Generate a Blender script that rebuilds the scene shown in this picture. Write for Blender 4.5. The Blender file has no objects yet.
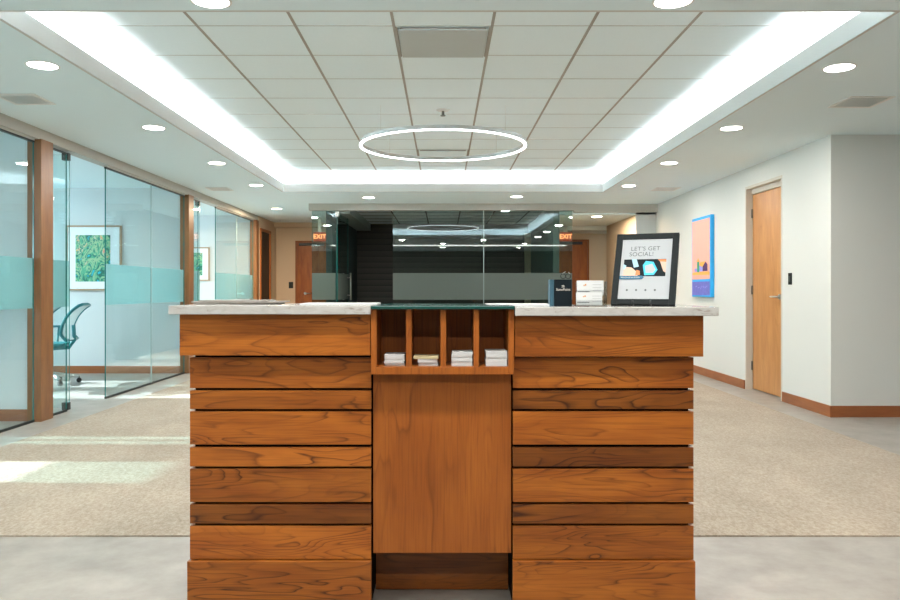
import bpy, bmesh, math, random
from mathutils import Vector, Matrix
random.seed(4)
S = bpy.context.scene
COL = S.collection
F = 760.0; CX = 443.0; CY = 290.0; CAMZ = 1.12
R = math.radians

def X(px, d): return (px - CX) * d / F
def Z(py, d): return CAMZ + (CY - py) * d / F

# ------------------------------------------------------------------ materials
def new_mat(name):
    m = bpy.data.materials.new(name); m.use_nodes = True
    nt = m.node_tree; nt.nodes.clear()
    out = nt.nodes.new('ShaderNodeOutputMaterial')
    return m, nt, out

def N(nt, typ, **kw):
    n = nt.nodes.new(typ)
    for k, v in kw.items():
        if k.startswith('i_'):
            key = k[2:]
            key = int(key) if key.isdigit() else key.replace('_', ' ')
            n.inputs[key].default_value = v
        else: setattr(n, k, v)
    return n

def c4(c): return (c[0], c[1], c[2], 1.0)

def principled(name, col, rough=0.5, metal=0.0, spec=0.5, noise=0.0, nscale=20.0, bump=0.0, bscale=200.0, coat=0.0):
    m, nt, out = new_mat(name)
    p = N(nt, 'ShaderNodeBsdfPrincipled')
    p.inputs['Base Color'].default_value = c4(col)
    p.inputs['Roughness'].default_value = rough
    p.inputs['Metallic'].default_value = metal
    p.inputs['Specular IOR Level'].default_value = spec
    p.inputs['Coat Weight'].default_value = coat
    nt.links.new(p.outputs[0], out.inputs[0])
    tc = N(nt, 'ShaderNodeTexCoord')
    if noise > 0:
        nz = N(nt, 'ShaderNodeTexNoise'); nz.inputs['Scale'].default_value = nscale; nz.inputs['Detail'].default_value = 6
        nt.links.new(tc.outputs['Object'], nz.inputs['Vector'])
        mx = N(nt, 'ShaderNodeMix', data_type='RGBA')
        mx.inputs[6].default_value = c4([v * (1 - noise) for v in col]); mx.inputs[7].default_value = c4([min(1, v * (1 + noise)) for v in col])
        nt.links.new(nz.outputs['Fac'], mx.inputs[0]); nt.links.new(mx.outputs[2], p.inputs['Base Color'])
    if bump > 0:
        nb = N(nt, 'ShaderNodeTexNoise'); nb.inputs['Scale'].default_value = bscale; nb.inputs['Detail'].default_value = 3
        nt.links.new(tc.outputs['Object'], nb.inputs['Vector'])
        b = N(nt, 'ShaderNodeBump'); b.inputs['Strength'].default_value = bump; b.inputs['Distance'].default_value = 0.01
        nt.links.new(nb.outputs['Fac'], b.inputs['Height']); nt.links.new(b.outputs[0], p.inputs['Normal'])
    return m

def emission(name, col, strength):
    m, nt, out = new_mat(name)
    e = N(nt, 'ShaderNodeEmission'); e.inputs[0].default_value = c4(col); e.inputs[1].default_value = strength
    nt.links.new(e.outputs[0], out.inputs[0]); return m

def wood(name, axis, light, dark, line, rough=0.38, rings=15.0, figure=1.25, fine=1.0, along=1.5, across=8.0):
    """cherry / oak: stretched noise contours give cathedral grain; 'tone' and 'seed' are read from the object"""
    m, nt, out = new_mat(name)
    L = nt.links.new
    tc = N(nt, 'ShaderNodeTexCoord')
    at = N(nt, 'ShaderNodeAttribute', attribute_type='OBJECT', attribute_name='seed')
    to = N(nt, 'ShaderNodeAttribute', attribute_type='OBJECT', attribute_name='tone')
    sc = N(nt, 'ShaderNodeVectorMath', operation='SCALE'); sc.inputs[0].default_value = (3.1, 7.7, 5.3)
    L(at.outputs['Fac'], sc.inputs['Scale'])
    ad = N(nt, 'ShaderNodeVectorMath', operation='ADD'); L(tc.outputs['Object'], ad.inputs[0]); L(sc.outputs[0], ad.inputs[1])
    def stretch(along, across):
        v = [across] * 3; v[axis] = along
        mp = N(nt, 'ShaderNodeVectorMath', operation='MULTIPLY'); mp.inputs[1].default_value = v
        L(ad.outputs[0], mp.inputs[0]); return mp.outputs[0]
    # contour rings
    n1 = N(nt, 'ShaderNodeTexNoise'); n1.inputs['Scale'].default_value = 1; n1.inputs['Detail'].default_value = 2.5; n1.inputs['Roughness'].default_value = 0.45
    n1.inputs['Distortion'].default_value = 0.55
    L(stretch(along, across), n1.inputs['Vector'])
    mu = N(nt, 'ShaderNodeMath', operation='MULTIPLY'); L(n1.outputs['Fac'], mu.inputs[0]); mu.inputs[1].default_value = rings
    fr = N(nt, 'ShaderNodeMath', operation='FRACT'); L(mu.outputs[0], fr.inputs[0])
    rp = N(nt, 'ShaderNodeValToRGB'); e = rp.color_ramp.elements
    e[0].position = 0.0; e[0].color = (0, 0, 0, 1); e[1].position = 1.0; e[1].color = (0.15, 0.15, 0.15, 1)
    for p_, v_ in ((0.55, 0.08), (0.80, 0.45), (0.90, 1.0), (0.96, 0.35)):
        q = rp.color_ramp.elements.new(p_); q.color = (v_, v_, v_, 1)
    L(fr.outputs[0], rp.inputs[0])
    # strength mask so that the figure comes and goes
    n3 = N(nt, 'ShaderNodeTexNoise'); n3.inputs['Scale'].default_value = 1; n3.inputs['Detail'].default_value = 2
    L(stretch(2.2, 9), n3.inputs['Vector'])
    mr = N(nt, 'ShaderNodeMapRange'); mr.inputs['From Min'].default_value = 0.42; mr.inputs['From Max'].default_value = 0.62
    mr.inputs['To Min'].default_value = 0.18 * figure; mr.inputs['To Max'].default_value = 0.75 * figure
    L(n3.outputs['Fac'], mr.inputs['Value'])
    ml = N(nt, 'ShaderNodeMath', operation='MULTIPLY'); L(rp.outputs[0], ml.inputs[0]); L(mr.outputs[0], ml.inputs[1])
    # fine pores
    n2 = N(nt, 'ShaderNodeTexNoise'); n2.inputs['Scale'].default_value = 1; n2.inputs['Detail'].default_value = 4
    L(stretch(5, 170), n2.inputs['Vector'])
    # broad blotches
    n4 = N(nt, 'ShaderNodeTexNoise'); n4.inputs['Scale'].default_value = 1; n4.inputs['Detail'].default_value = 3
    L(stretch(2.6, 11), n4.inputs['Vector'])
    m4 = N(nt, 'ShaderNodeMapRange'); m4.inputs['From Min'].default_value = 0.3; m4.inputs['From Max'].default_value = 0.7; L(n4.outputs['Fac'], m4.inputs['Value'])
    base = N(nt, 'ShaderNodeMix', data_type='RGBA'); base.inputs[6].default_value = c4(light); base.inputs[7].default_value = c4(dark)
    L(m4.outputs[0], base.inputs[0])
    m2 = N(nt, 'ShaderNodeMapRange'); m2.inputs['From Min'].default_value = 0.45; m2.inputs['From Max'].default_value = 0.8
    m2.inputs['To Max'].default_value = 0.45 * fine; L(n2.outputs['Fac'], m2.inputs['Value'])
    mx2 = N(nt, 'ShaderNodeMix', data_type='RGBA'); L(m2.outputs[0], mx2.inputs[0]); L(base.outputs[2], mx2.inputs[6]); mx2.inputs[7].default_value = c4(line)
    mx3 = N(nt, 'ShaderNodeMix', data_type='RGBA'); L(ml.outputs[0], mx3.inputs[0]); L(mx2.outputs[2], mx3.inputs[6]); mx3.inputs[7].default_value = c4(line)
    # board tone: 0 = as is, positive darker
    tn = N(nt, 'ShaderNodeMath', operation='SUBTRACT'); tn.inputs[0].default_value = 1.0; L(to.outputs['Fac'], tn.inputs[1])
    ms = N(nt, 'ShaderNodeVectorMath', operation='SCALE'); L(mx3.outputs[2], ms.inputs[0]); L(tn.outputs[0], ms.inputs['Scale'])
    p = N(nt, 'ShaderNodeBsdfPrincipled'); p.inputs['Roughness'].default_value = rough; p.inputs['Specular IOR Level'].default_value = 0.4
    L(ms.outputs[0], p.inputs['Base Color'])
    bp = N(nt, 'ShaderNodeBump'); bp.inputs['Strength'].default_value = 0.08; bp.inputs['Distance'].default_value = 0.002
    L(n2.outputs['Fac'], bp.inputs['Height']); L(bp.outputs[0], p.inputs['Normal'])
    L(p.outputs[0], out.inputs[0])
    return m

def glass(name, tint, refl=0.05):
    m, nt, out = new_mat(name); L = nt.links.new
    tr = N(nt, 'ShaderNodeBsdfTransparent'); tr.inputs[0].default_value = c4(tint)
    gl = N(nt, 'ShaderNodeBsdfGlossy'); gl.inputs['Roughness'].default_value = 0.0
    lw = N(nt, 'ShaderNodeLayerWeight'); lw.inputs[0].default_value = 0.5
    pw = N(nt, 'ShaderNodeMath', operation='POWER'); L(lw.outputs['Facing'], pw.inputs[0]); pw.inputs[1].default_value = 5
    ma = N(nt, 'ShaderNodeMath', operation='MULTIPLY_ADD'); L(pw.outputs[0], ma.inputs[0]); ma.inputs[1].default_value = 0.85; ma.inputs[2].default_value = refl
    mx = N(nt, 'ShaderNodeMixShader'); L(ma.outputs[0], mx.inputs[0]); L(tr.outputs[0], mx.inputs[1]); L(gl.outputs[0], mx.inputs[2])
    L(mx.outputs[0], out.inputs[0]); return m

def frost(name, col, clear=0.35):
    m, nt, out = new_mat(name); L = nt.links.new
    tr = N(nt, 'ShaderNodeBsdfTransparent'); tr.inputs[0].default_value = c4((0.72, 0.95, 0.93))
    tl = N(nt, 'ShaderNodeBsdfTranslucent'); tl.inputs[0].default_value = c4(col)
    df = N(nt, 'ShaderNodeBsdfDiffuse'); df.inputs[0].default_value = c4(col)
    a = N(nt, 'ShaderNodeMixShader'); a.inputs[0].default_value = 0.45; L(tl.outputs[0], a.inputs[1]); L(df.outputs[0], a.inputs[2])
    b = N(nt, 'ShaderNodeMixShader'); b.inputs[0].default_value = clear; L(a.outputs[0], b.inputs[1]); L(tr.outputs[0], b.inputs[2])
    L(b.outputs[0], out.inputs[0]); return m

def stone_mat():
    m, nt, out = new_mat('pale_granite'); L = nt.links.new
    tc = N(nt, 'ShaderNodeTexCoord')
    n = N(nt, 'ShaderNodeTexNoise'); n.inputs['Scale'].default_value = 34; n.inputs['Detail'].default_value = 8; n.inputs['Roughness'].default_value = 0.65; n.inputs['Distortion'].default_value = 0.8
    mp = N(nt, 'ShaderNodeVectorMath', operation='MULTIPLY'); mp.inputs[1].default_value = (0.6, 1, 1.6); L(tc.outputs['Object'], mp.inputs[0]); L(mp.outputs[0], n.inputs['Vector'])
    r = N(nt, 'ShaderNodeValToRGB'); e = r.color_ramp.elements
    e[0].position = 0.30; e[0].color = (0.25, 0.22, 0.20, 1); e[1].position = 0.75; e[1].color = (0.56, 0.55, 0.53, 1)
    q = e.new(0.37); q.color = (0.40, 0.37, 0.34, 1); q = e.new(0.43); q.color = (0.47, 0.455, 0.43, 1)
    L(n.outputs['Fac'], r.inputs[0])
    p = N(nt, 'ShaderNodeBsdfPrincipled'); p.inputs['Roughness'].default_value = 0.14; L(r.outputs[0], p.inputs['Base Color']); L(p.outputs[0], out.inputs[0]); return m

def carpet_mat():
    m, nt, out = new_mat('tan_carpet'); L = nt.links.new
    tc = N(nt, 'ShaderNodeTexCoord')
    n = N(nt, 'ShaderNodeTexNoise'); n.inputs['Scale'].default_value = 95; n.inputs['Detail'].default_value = 5; n.inputs['Roughness'].default_value = 0.7
    mp = N(nt, 'ShaderNodeVectorMath', operation='MULTIPLY'); mp.inputs[1].default_value = (0.8, 0.45, 1); L(tc.outputs['Object'], mp.inputs[0]); L(mp.outputs[0], n.inputs['Vector'])
    n2 = N(nt, 'ShaderNodeTexNoise'); n2.inputs['Scale'].default_value = 3.5; n2.inputs['Detail'].default_value = 4; L(mp.outputs[0], n2.inputs['Vector'])
    r = N(nt, 'ShaderNodeValToRGB'); e = r.color_ramp.elements
    e[0].position = 0.33; e[0].color = (0.36, 0.285, 0.215, 1); e[1].position = 0.66; e[1].color = (0.56, 0.475, 0.385, 1)
    L(n.outputs['Fac'], r.inputs[0])
    mx = N(nt, 'ShaderNodeMix', data_type='RGBA', blend_type='MULTIPLY'); mx.inputs[0].default_value = 0.35
    L(r.outputs[0], mx.inputs[6]); L(n2.outputs['Fac'], mx.inputs[7])
    p = N(nt, 'ShaderNodeBsdfPrincipled'); p.inputs['Roughness'].default_value = 0.95; p.inputs['Specular IOR Level'].default_value = 0.15
    L(mx.outputs[2], p.inputs['Base Color'])
    b = N(nt, 'ShaderNodeBump'); b.inputs['Strength'].default_value = 0.7; b.inputs['Distance'].default_value = 0.008
    L(n.outputs['Fac'], b.inputs['Height']); L(b.outputs[0], p.inputs['Normal']); L(p.outputs[0], out.inputs[0]); return m

def floor_mat():
    m, nt, out = new_mat('grey_stone_tile'); L = nt.links.new
    tc = N(nt, 'ShaderNodeTexCoord')
    n = N(nt, 'ShaderNodeTexNoise'); n.inputs['Scale'].default_value = 5; n.inputs['Detail'].default_value = 10; n.inputs['Roughness'].default_value = 0.65; L(tc.outputs['Object'], n.inputs['Vector'])
    r = N(nt, 'ShaderNodeValToRGB'); e = r.color_ramp.elements
    e[0].position = 0.3; e[0].color = (0.26, 0.232, 0.20, 1); e[1].position = 0.72; e[1].color = (0.39, 0.355, 0.315, 1)
    L(n.outputs['Fac'], r.inputs[0])
    p = N(nt, 'ShaderNodeBsdfPrincipled'); p.inputs['Roughness'].default_value = 0.42; p.inputs['Specular IOR Level'].default_value = 0.4
    L(r.outputs[0], p.inputs['Base Color']); L(p.outputs[0], out.inputs[0]); return m

def mesh_fabric():
    m, nt, out = new_mat('pale_mesh_fabric'); L = nt.links.new
    tr = N(nt, 'ShaderNodeBsdfTransparent'); df = N(nt, 'ShaderNodeBsdfDiffuse'); df.inputs[0].default_value = (0.75, 0.8, 0.82, 1)
    b = N(nt, 'ShaderNodeMixShader'); b.inputs[0].default_value = 0.6; L(tr.outputs[0], b.inputs[1]); L(df.outputs[0], b.inputs[2]); L(b.outputs[0], out.inputs[0]); return m

def botanical():
    m, nt, out = new_mat('garden_picture'); L = nt.links.new
    tc = N(nt, 'ShaderNodeTexCoord')
    mp = N(nt, 'ShaderNodeVectorMath', operation='MULTIPLY'); mp.inputs[1].default_value = (1.3, 1, 0.8); L(tc.outputs['Object'], mp.inputs[0])
    n = N(nt, 'ShaderNodeTexNoise'); n.inputs['Scale'].default_value = 6.5; n.inputs['Detail'].default_value = 7; n.inputs['Distortion'].default_value = 1.6; L(mp.outputs[0], n.inputs['Vector'])
    r = N(nt, 'ShaderNodeValToRGB'); r.color_ramp.interpolation = 'CONSTANT'; e = r.color_ramp.elements
    e[0].position = 0.0; e[0].color = (0.02, 0.45, 0.55, 1); e[1].position = 0.37; e[1].color = (0.01, 0.14, 0.10, 1)
    for p_, c_ in ((0.43, (0.08, 0.38, 0.22)), (0.49, (0.30, 0.50, 0.28)), (0.55, (0.02, 0.22, 0.15)), (0.60, (0.45, 0.55, 0.38)), (0.64, (0.75, 0.40, 0.08)), (0.67, (0.65, 0.20, 0.35)), (0.69, (0.10, 0.42, 0.3))):
        q = e.new(p_); q.color = c4(c_)
    L(n.outputs['Fac'], r.inputs[0])
    p = N(nt, 'ShaderNodeBsdfPrincipled'); p.inputs['Roughness'].default_value = 0.4; L(r.outputs[0], p.inputs['Base Color']); L(p.outputs[0], out.inputs[0]); return m

def slat_mat(name, a, b, scale, axis='Z'):
    m, nt, out = new_mat(name); L = nt.links.new
    tc = N(nt, 'ShaderNodeTexCoord')
    w = N(nt, 'ShaderNodeTexWave', wave_type='BANDS', bands_direction=axis, wave_profile='SAW'); w.inputs['Scale'].default_value = scale; L(tc.outputs['Object'], w.inputs['Vector'])
    n = N(nt, 'ShaderNodeTexNoise'); n.inputs['Scale'].default_value = 3; L(tc.outputs['Object'], n.inputs['Vector'])
    r = N(nt, 'ShaderNodeValToRGB'); e = r.color_ramp.elements
    e[0].position = 0.0; e[0].color = (0.004, 0.004, 0.004, 1); e[1].position = 0.13; e[1].color = c4(a)
    q = e.new(1.0); q.color = c4(b); L(w.outputs['Fac'], r.inputs[0])
    p = N(nt, 'ShaderNodeBsdfPrincipled'); p.inputs['Roughness'].default_value = 0.5; L(r.outputs[0], p.inputs['Base Color']); L(p.outputs[0], out.inputs[0]); return m

CH_L, CH_D, CH_X = (0.50, 0.153, 0.019), (0.30, 0.075, 0.009), (0.060, 0.012, 0.003)
M = {}
M['cherry_h'] = wood('cherry_horizontal', 0, CH_L, CH_D, CH_X)
M['cherry_v'] = wood('cherry_vertical', 2, (0.40, 0.117, 0.017), (0.31, 0.082, 0.011), (0.10, 0.022, 0.004), rings=12, figure=0.7, along=0.9, across=6)
M['door'] = wood('maple_door', 2, (0.60, 0.29, 0.105), (0.48, 0.205, 0.066), (0.33, 0.12, 0.04), rings=5, figure=0.5, fine=0.6)
M['door_end'] = wood('cherry_door', 2, (0.42, 0.13, 0.022), (0.29, 0.075, 0.012), (0.16, 0.04, 0.01), rings=4, figure=0.5)
M['post'] = wood('post_wood', 2, (0.29, 0.132, 0.050), (0.21, 0.088, 0.032), (0.11, 0.04, 0.016), rings=5, figure=0.35)
M['base_h'] = wood('baseboard_wood', 1, (0.37, 0.125, 0.040), (0.28, 0.085, 0.028), (0.14, 0.04, 0.014), rings=4, figure=0.3)
M['base_x'] = wood('baseboard_wood_across', 0, (0.37, 0.125, 0.040), (0.28, 0.085, 0.028), (0.14, 0.04, 0.014), rings=4, figure=0.3)
M['ceiling'] = principled('ceiling_paint', (0.78, 0.89, 0.93), 0.9, spec=0.2)
M['tile'] = principled('ceiling_tile', (0.84, 0.93, 0.96), 0.95, spec=0.1, noise=0.02, nscale=60)
M['bar'] = principled('ceiling_bar', (0.36, 0.33, 0.29), 0.7)
M['joint'] = principled('ceiling_joint', (0.52, 0.52, 0.50), 0.8)
M['panel_grey'] = principled('grey_diffuser', (0.50, 0.52, 0.50), 0.6)
M['wall'] = principled('wall_paint', (0.70, 0.69, 0.65), 0.85, spec=0.2, bump=0.05, bscale=90)
M['wall_g'] = principled('wall_paint_grey', (0.66, 0.68, 0.68), 0.85, spec=0.2)
M['wall_t'] = principled('wall_paint_tan', (0.66, 0.52, 0.38), 0.85, spec=0.2)
M['trimw'] = principled('frame_paint', (0.60, 0.54, 0.46), 0.6)
M['header'] = principled('header_paint', (0.48, 0.475, 0.44), 0.7)
M['dark'] = principled('dark_wall_paint', (0.065, 0.085, 0.085), 0.7)
M['slat'] = slat_mat('dark_slats', (0.055, 0.044, 0.036), (0.085, 0.068, 0.055), 2.6)
M['black'] = principled('black_void', (0.004, 0.004, 0.004), 0.9, spec=0.1)
M['rail'] = principled('dark_bronze_rail', (0.012, 0.02, 0.02), 0.4)
M['steel'] = principled('brushed_steel', (0.62, 0.62, 0.60), 0.28, metal=1.0)
M['steel_d'] = principled('dark_steel', (0.22, 0.23, 0.22), 0.35, metal=1.0)
M['glass'] = glass('clear_glass', (0.94, 0.988, 0.985), 0.04)
M['glass_grey'] = glass('grey_glass', (0.72, 0.83, 0.81), 0.11)
M['glass_edge'] = principled('glass_edge', (0.005, 0.16, 0.14), 0.12, spec=0.8)
M['glass_top'] = principled('green_glass_top', (0.004, 0.06, 0.05), 0.12, spec=0.8)
M['frost'] = frost('frosted_film', (0.57, 0.75, 0.76))
M['frost_g'] = frost('frosted_film_grey', (0.25, 0.285, 0.265), 0.2)
M['stone'] = stone_mat()
M['carpet'] = carpet_mat()
M['floor'] = floor_mat()
M['paper'] = principled('white_paper', (0.60, 0.61, 0.61), 0.7, spec=0.2)
M['paper_y'] = principled('cream_paper', (0.55, 0.48, 0.28), 0.7)
M['paper_g'] = principled('printed_paper', (0.30, 0.27, 0.24), 0.6, noise=0.3, nscale=40)
M['white_metal'] = principled('white_enamel', (0.78, 0.78, 0.76), 0.4)
M['vent_slot'] = principled('vent_slot', (0.10, 0.20, 0.22), 0.7)
M['blackp'] = principled('black_plastic', (0.012, 0.016, 0.018), 0.4)
M['frame_b'] = principled('black_frame', (0.012, 0.016, 0.017), 0.6, spec=0.15)
M['box_navy'] = principled('navy_box', (0.006, 0.012, 0.016), 0.6, spec=0.15)
M['box_spine'] = principled('teal_spine', (0.035, 0.10, 0.14), 0.45)
M['ink'] = principled('grey_ink', (0.12, 0.125, 0.13), 0.7)
M['ink_w'] = principled('silver_ink', (0.55, 0.52, 0.47), 0.5)
M['ink_o'] = principled('orange_ink', (0.6, 0.25, 0.08), 0.6)
M['teal'] = principled('teal_print', (0.01, 0.12, 0.22), 0.5)
M['cyan'] = principled('cyan_print', (0.02, 0.50, 0.78), 0.5)
M['poster'] = principled('poster_paper', (0.47, 0.49, 0.51), 0.7, spec=0.15)
M['pink'] = principled('peach_paint', (0.90, 0.42, 0.34), 0.6)
M['blue'] = principled('sky_blue_paint', (0.02, 0.38, 0.80), 0.5)
M['violet'] = principled('violet_paint', (0.16, 0.16, 0.55), 0.6, noise=0.25, nscale=25)
M['yellow'] = principled('ochre_paint', (0.85, 0.42, 0.08), 0.6)
M['greenp'] = principled('green_paint', (0.03, 0.35, 0.20), 0.6)
M['purpled'] = principled('dark_purple_paint', (0.07, 0.02, 0.12), 0.6)
M['lilac'] = principled('lilac_paint', (0.35, 0.30, 0.75), 0.6)
M['skin'] = principled('peach_print', (0.72, 0.45, 0.33), 0.5)
M['orange'] = principled('orange_print', (0.75, 0.22, 0.05), 0.5)
M['ltblue'] = principled('light_blue_print', (0.35, 0.58, 0.75), 0.5)
M['artframe'] = principled('light_oak_frame', (0.42, 0.27, 0.17), 0.5)
M['mat_w'] = principled('white_mount', (0.84, 0.86, 0.88), 0.7)
M['botanical'] = botanical()
M['fabric'] = mesh_fabric()
M['chair_f'] = principled('dark_teal_plastic', (0.015, 0.17, 0.20), 0.4)
M['chair_s'] = principled('teal_seat_fabric', (0.03, 0.20, 0.22), 0.8)
M['em_down'] = emission('lamp_glow', (1.0, 0.95, 0.87), 26)
M['em_warm'] = emission('warm_lamp_glow', (1.0, 0.80, 0.58), 26)
M['em_cove'] = emission('cove_led', (0.98, 0.99, 1.0), 44)
M['em_ring'] = emission('ring_led', (0.97, 0.98, 1.0), 5)
M['em_line'] = emission('linear_led', (1.0, 0.96, 0.9), 6)
M['em_exit'] = emission('exit_glow', (1.0, 0.13, 0.03), 3.2)
M['sun_dimmer'] = frost('sun_dimmer_mesh', (0.6, 0.62, 0.62), 0.62)
M['sealant'] = principled('pale_sealant', (0.36, 0.45, 0.44), 0.5)
M['acrylic'] = glass('clear_acrylic', (0.93, 0.94, 0.94), 0.06)

# ------------------------------------------------------------------ mesh helpers
def bx(bm, x0, x1, y0, y1, z0, z1, mi=0, mat=None):
    if x0 > x1: x0, x1 = x1, x0
    if y0 > y1: y0, y1 = y1, y0
    if z0 > z1: z0, z1 = z1, z0
    v = [bm.verts.new(p) for p in ((x0,y0,z0),(x1,y0,z0),(x1,y1,z0),(x0,y1,z0),(x0,y0,z1),(x1,y0,z1),(x1,y1,z1),(x0,y1,z1))]
    fs = [bm.faces.new([v[i] for i in q]) for q in ((0,3,2,1),(4,5,6,7),(0,1,5,4),(1,2,6,5),(2,3,7,6),(3,0,4,7))]
    for f in fs: f.material_index = mi
    if mat is not None:
        for q in v: q.co = mat @ q.co
    return fs

def cyl(bm, p0, p1, r0, r1=None, seg=20, mi=0, smooth=True):
    if r1 is None: r1 = r0
    p0, p1 = Vector(p0), Vector(p1); ax = (p1 - p0).normalized()
    u = ax.orthogonal().normalized(); w = ax.cross(u)
    a = []; b = []
    for i in range(seg):
        t = 2 * math.pi * i / seg; dirv = u * math.cos(t) + w * math.sin(t)
        a.append(bm.verts.new(p0 + dirv * r0)); b.append(bm.verts.new(p1 + dirv * r1))
    for i in range(seg):
        f = bm.faces.new((a[i], a[(i+1) % seg], b[(i+1) % seg], b[i])); f.smooth = smooth; f.material_index = mi
    f = bm.faces.new(list(reversed(a))); f.material_index = mi
    f = bm.faces.new(b); f.material_index = mi

def tube(bm, pts, r, seg=10, closed=False):
    pts = [Vector(p) for p in pts]; n = len(pts); rings = []
    up = None
    for i, p in enumerate(pts):
        if closed: t = (pts[(i+1) % n] - pts[i-1]).normalized()
        else: t = (pts[min(i+1, n-1)] - pts[max(i-1, 0)]).normalized()
        if up is None: up = t.orthogonal().normalized()
        up = (up - t * up.dot(t)).normalized(); w = t.cross(up)
        rings.append([bm.verts.new(p + (up * math.cos(2*math.pi*k/seg) + w * math.sin(2*math.pi*k/seg)) * r) for k in range(seg)])
    m = n if closed else n - 1
    for i in range(m):
        A, B = rings[i], rings[(i+1) % n]
        for k in range(seg):
            f = bm.faces.new((A[k], A[(k+1) % seg], B[(k+1) % seg], B[k])); f.smooth = True
    if not closed:
        bm.faces.new(list(reversed(rings[0]))); bm.faces.new(rings[-1])

def prism(bm, pts2, y0, y1, mi=0, mat=None):
    """polygon in (x, z) swept from y0 to y1"""
    a = [bm.verts.new((p[0], y0, p[1])) for p in pts2]; b = [bm.verts.new((p[0], y1, p[1])) for p in pts2]
    n = len(pts2)
    fs = [bm.faces.new(a), bm.faces.new(list(reversed(b)))]
    for i in range(n): fs.append(bm.faces.new((a[(i+1) % n], a[i], b[i], b[(i+1) % n])))
    for f in fs: f.material_index = mi
    if mat is not None:
        for q in a + b: q.co = mat @ q.co

def obj(name, bm, mats, parent=None, bevel=0.0, seed=None, tone=None, kind=None, label=None):
    bmesh.ops.recalc_face_normals(bm, faces=bm.faces)
    if parent is not None:
        w = parent.matrix_world if parent.parent is None else parent.parent.matrix_basis @ parent.matrix_basis
        bm.transform(w.inverted())
    me = bpy.data.meshes.new(name); bm.to_mesh(me); bm.free()
    if not isinstance(mats, (list, tuple)): mats = [mats]
    for m in mats: me.materials.append(m)
    o = bpy.data.objects.new(name, me); COL.objects.link(o)
    if parent is not None: o.parent = parent
    if bevel > 0:
        b = o.modifiers.new('bevel', 'BEVEL'); b.width = bevel; b.segments = 2; b.limit_method = 'ANGLE'; b.angle_limit = R(40)
    o['seed'] = float(seed if seed is not None else (random.random() * 10)); o['tone'] = float(tone or 0.0)
    if kind: o['kind'] = kind
    if label: o['label'] = label
    return o

def tag(o, label, cat, group=None):
    o['label'] = label; o['category'] = cat
    if group: o['group'] = group
    return o

def thing(name, label, cat, loc=(0, 0, 0), rot=0.0, group=None, kind=None):
    o = bpy.data.objects.new(name, None); COL.objects.link(o)
    o.location = loc; o.rotation_euler = (0, 0, rot)
    o.matrix_world = Matrix.Translation(loc) @ Matrix.Rotation(rot, 4, 'Z')
    o.empty_display_size = 0.1
    o['label'] = label
    if cat: o['category'] = cat
    if group: o['group'] = group
    if kind: o['kind'] = kind
    return o

def struct(name, bm, m, **kw): return obj(name, bm, m, kind='structure', **kw)
def B(*boxes):
    bm = bmesh.new()
    for b in boxes: bx(bm, *b)
    return bm

def dup(root, loc, label, rot=None):
    r = root.copy(); COL.objects.link(r); r.location = loc; r['label'] = label
    if rot is not None: r.rotation_euler = (0, 0, rot)
    for ch in list(root.children):
        c = ch.copy(); COL.objects.link(c); c.parent = r
        for g in list(ch.children):
            d = g.copy(); COL.objects.link(d); d.parent = c
    return r

def text_mesh(name, body, size, mat, parent, matrix, extrude=0.0002, spacing=1.0, offset=0.0):
    """lettering as a mesh; matrix maps text plane (x right, y up) to world"""
    cu = bpy.data.curves.new(name + '_curve', 'FONT'); cu.body = body; cu.size = size; cu.extrude = extrude
    cu.align_x = 'CENTER'; cu.align_y = 'CENTER'; cu.space_character = spacing; cu.offset = offset
    t = bpy.data.objects.new(name + '_tmp', cu); COL.objects.link(t)
    dg = bpy.context.evaluated_depsgraph_get(); dg.update()
    me = bpy.data.meshes.new_from_object(t.evaluated_get(dg))
    bpy.data.objects.remove(t); bpy.data.curves.remove(cu)
    bm = bmesh.new(); bm.from_mesh(me); bpy.data.meshes.remove(me)
    bm.transform(matrix)
    return obj(name, bm, mat, parent)

# ------------------------------------------------------------------ room shell
CEI = 2.49; TRAY = 2.76; GX = -3.475
YB = -2.6            # wall behind the camera
WR = 3.42

struct('floor', B((-7.6, 7.2, YB - 0.1, 16.2, -0.1, 0.0)), M['floor'])
struct('carpet', B((-3.14, 3.08, 3.45, 15.4, 0.0, 0.006)), M['carpet'])

# lower ceiling with the tray opening
tx, ty0, ty1 = 2.23, 3.745, 10.6
bm = bmesh.new()
bx(bm, -7.6, -tx - 0.30, YB - 0.1, 12.2, CEI, CEI + 0.04)
bx(bm, tx + 0.30, 7.2, YB - 0.1, 12.2, CEI, CEI + 0.04)
bx(bm, -tx - 0.30, tx + 0.30, YB - 0.1, ty0 - 0.30, CEI, CEI + 0.04)
bx(bm, -tx - 0.30, tx + 0.30, ty1 + 0.30, 12.2, CEI, CEI + 0.04)
bx(bm, -7.6, 1.87, 12.2, 16.2, CEI, CEI + 0.04)
bx(bm, 1.87, 7.2, 14.4, 16.2, 2.257, 2.60)
bx(bm, 1.87, 7.2, 12.2, 14.4, 2.33, 2.60)
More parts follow.
